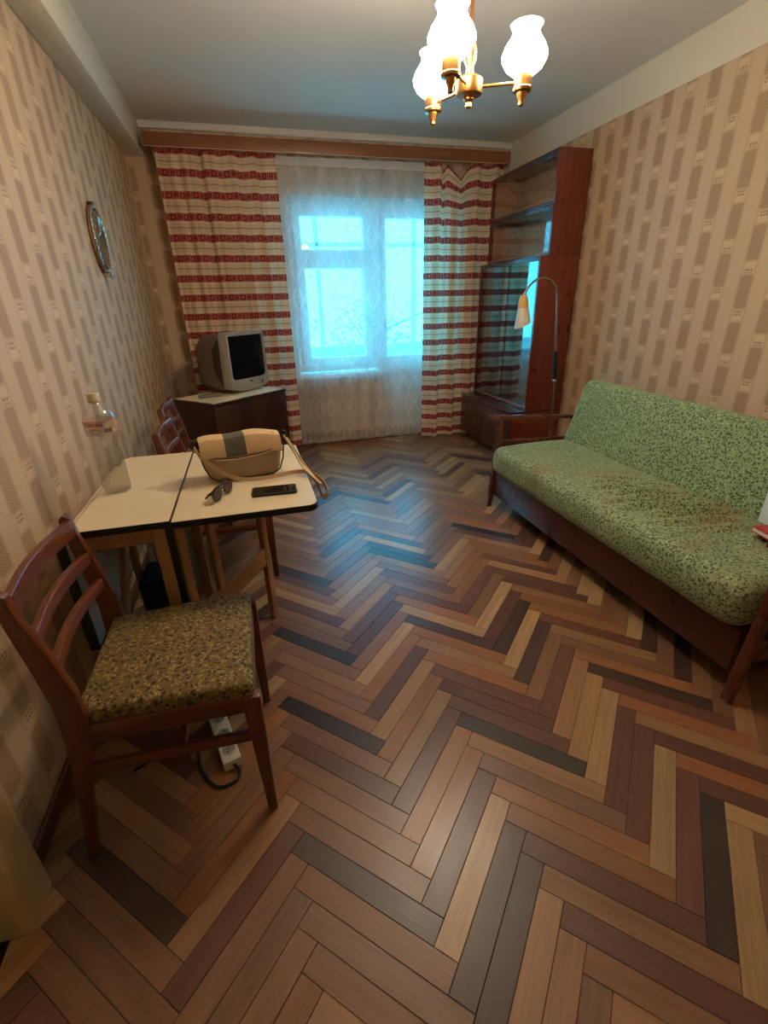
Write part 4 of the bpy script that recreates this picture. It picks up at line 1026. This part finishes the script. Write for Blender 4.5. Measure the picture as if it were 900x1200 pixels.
# ------------------------------------------------------------------ sofa
t = thing('sofa', 'green floral velour sofa with dark wooden base and slim arms along the right wall', 'sofa', (1.75, 1.715, 0)); off = (1.75, 1.715, 0)
SY = 1.685
FOLDS = [(1.86, -0.12, 0.16, 0.007), (1.77, -0.20, 0.20, 0.010), (1.69, -0.24, 0.10, 0.012), (1.62, -0.22, 0.22, 0.015), (1.545, -0.25, 0.18, 0.016), (1.475, -0.26, 0.24, 0.016), (1.40, -0.20, 0.26, 0.015), (1.325, -0.24, 0.12, 0.014), (1.25, -0.16, 0.20, 0.011), (1.17, -0.05, 0.24, 0.010)]
def wr(p):
    x, y, z = p
    if z > 0.09:
        k = min(1, (z-0.09)/0.08); wy = 1.715 + y
        for yf, x0, x1, hh in FOLDS:
            yl = yf - 0.42*(x+0.1) + 0.025*math.sin(x*9+yf*5); d = wy - yl
            fx = max(0.0, min(1.0, (x-x0)/0.09))*max(0.0, min(1.0, (x1-x)/0.09))
            z += k*fx*1.25*hh*(math.exp(-(d/0.013)**2) - 0.6*math.exp(-((d+0.027)/0.014)**2))
        z += k*0.014*math.exp(-((x+0.06-0.5*(wy-1.05))/0.018)**2)*math.exp(-((wy-1.10)/0.12)**2)
        z += k*(0.008*noise.noise((x*3, y*3, 1.3)) + 0.012*(1-(x/0.3)**2)*0.5)
    x += 0.006*noise.noise((y*5, z*9, 2.0)) if x < -0.2 else 0
    return (x, y, z)
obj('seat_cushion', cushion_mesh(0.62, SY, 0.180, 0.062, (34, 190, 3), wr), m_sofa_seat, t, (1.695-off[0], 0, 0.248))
def bk(p):
    x, y, z = p
    x += -0.010*math.cos(y*1.7)*(1 if x < 0 else 0) + 0.006*noise.noise((y*3, z*4, 5))
    return (x, y, z + 0.010*math.sin(y*1.9)*(z/0.42))
obj('back_cushion', cushion_mesh(0.150, SY, 0.42, 0.055, (3, 40, 10), bk), m_sofa, t, (1.948-off[0], 0, 0.372), (0, math.radians(16.5), 0))
MB(off).box(1.428, 1.448, 0.876, 2.554, 0.090, 0.252).build('front_panel', m_mahog_y, t, bevel=0.002)
MB(off).box(1.449, 2.02, 0.878, 2.552, 0.100, 0.250).build('base_box', m_mahog_y, t, bevel=0.002)
MB(off).box(2.02, 2.10, 0.878, 2.552, 0.100, 0.60).build('back_frame', m_mahog_y, t, bevel=0.002)
for y0, y1 in ((2.568, 2.600), (0.822, 0.854)):
    a = 'armrest'
    f = MB(off).prism([(1.400, 0), (1.428, 0), (1.470, 0.40), (1.468, 0.585), (1.436, 0.588), (1.434, 0.40), (1.414, 0.16)], y0, y1, 1).build('leg', m_arm, t, bevel=0.004)
    MB(off).prism([(2.075, 0), (2.045, 0), (2.005, 0.30), (1.965, 0.565), (1.998, 0.565), (2.045, 0.30)], y0, y1, 1).build('leg', m_arm, t, bevel=0.004)
    yc = (y0+y1)/2
    MB(off).bar((1.372, yc, 0.597), (2.03, yc, 0.555), 0.046, 0.022).build('armrest', m_arm, t, bevel=0.006)
    MB(off).bar((1.455, yc, 0.428), (1.99, yc, 0.410), 0.018, 0.034).build('arm_rail', m_arm, t, bevel=0.003)
    MB(off).bar((1.435, yc, 0.195), (2.02, yc, 0.195), 0.020, 0.080).build('side_rail', m_arm, t, bevel=0.003)

# things on the sofa at the right edge
t = thing('red_book', 'red and white book lying on the near end of the sofa seat', 'book', (1.765, 1.045, 0.458), math.radians(-12))
MB().box(-0.075, 0.10, -0.075, 0.075, 0.0, 0.003).box(-0.075, 0.10, -0.075, 0.075, 0.017, 0.020).build('cover', plain('red_cover', (176, 36, 38), 0.35), t, bevel=0.0008)
MB().box(-0.072, 0.097, -0.072, 0.072, 0.003, 0.017).build('pages', plain('white_pages', (226, 218, 204), 0.8), t)
t = thing('white_carton', 'white carton standing on the sofa seat against its back, beyond the red book', 'carton', (1.846, 1.158, 0.452), math.radians(-12))
MB().box(-0.03, 0.03, -0.035, 0.035, 0.0, 0.150).build('carton_body', plain('white_card', (214, 220, 222), 0.5), t, bevel=0.002)
MB().prism([(-0.03, 0.150), (0.03, 0.150), (0.0, 0.178)], -0.035, 0.035, 1).build('folded_top', plain('white_card_top', (206, 212, 214), 0.5), t, bevel=0.001)

# ------------------------------------------------------------------ power strip on the floor
t = thing('power_strip', 'white three-socket power strip on the floor under the front chair', 'power strip', (-0.232, 1.152, 0), math.radians(15.4))
m_ps = plain('white_socket_plastic', (214, 206, 190), 0.4)
MB().box(-0.027, 0.027, -0.108, 0.108, 0.0, 0.036).build('strip_body', m_ps, t, bevel=0.004)
for yy in (-0.062, 0.0, 0.072):
    s = MB().lathe([(0.0225, 0.0362), (0.0225, 0.0385), (0.0200, 0.0385), (0.0195, 0.0368)], (0, yy, 0), 24, cap=False).build('socket', m_ps, t)
    MB().lathe([(0.001, 0.0366), (0.0196, 0.0366)], (0, yy, 0), 24, cap=False).build('socket_well', plain('socket_shade_grey', (150, 142, 128), 0.5), s)
    for q in (-0.009, 0.0, 0.009): MB().lathe([(0.0005, 0.0372), (0.0030, 0.0372)], (q*0.5, yy+q, 0), 10, cap=False).build('socket_hole', m_dk, s)
cp = curve([(0.0, -0.104, 0.018), (0.012, -0.13, 0.008), (-0.01, -0.155, 0.005), (-0.06, -0.140, 0.005), (-0.085, -0.06, 0.005), (-0.085, 0.03, 0.005), (-0.15, 0.06, 0.005), (-0.26, 0.04, 0.005)], 8)
MB().tube(cp, 0.0045, 8).build('cord', m_blkm, t)

# ------------------------------------------------------------------ trees outside
m_leaf = plain('pale_leaf', (96, 120, 92), 0.6, 0, 0.2, 3); m_bark = plain('tree_bark', (92, 80, 70), 0.8)
for (x, y, zt, lab) in ((0.2, 11.5, 1.6, 'bare-branched tree outside, seen through the left window pane'), (3.4, 12.5, 2.2, 'tree outside, seen through the balcony door glass')):
    t = thing('tree', lab, 'tree', (x, y, -6), 0, 'trees beyond the balcony')
    MB().tube([(0, 0, 0), (0.05, 0, 3), (0.0, 0.1, 6+zt*0.6)], [0.14, 0.11, 0.04], 8).build('trunk', m_bark, t)
    br = MB(); lv = MB(); rnd = random.Random(int(x*10))
    for k in range(26):
        a = rnd.uniform(0, 2*PI); z0 = rnd.uniform(4.2, 6.6); L = rnd.uniform(0.6, 1.7)
        e = (math.cos(a)*L, math.sin(a)*L, z0+rnd.uniform(0.3, 1.2)); br.tube([(0, 0, z0), (e[0]*0.5, e[1]*0.5, z0+0.35), e], [0.03, 0.02, 0.008], 5)
        for q in range(40):
            c = [e[i]*rnd.uniform(0.45, 1.05) + rnd.gauss(0, 0.16) if i < 2 else e[2]+rnd.gauss(0, 0.22) for i in range(3)]; s_ = rnd.uniform(0.03, 0.06)
            u_ = Vector((rnd.gauss(0, 1), rnd.gauss(0, 1), rnd.gauss(0, 1))).normalized(); w_ = u_.orthogonal().normalized(); c = Vector(c)
            lv.add([tuple(c-u_*s_), tuple(c+w_*s_*0.6), tuple(c+u_*s_), tuple(c-w_*s_*0.6)], [(0, 1, 2, 3)])
    br.build('branches', m_bark, t); o = lv.build('leaves', m_leaf, t, smooth=False); o['kind'] = 'stuff'
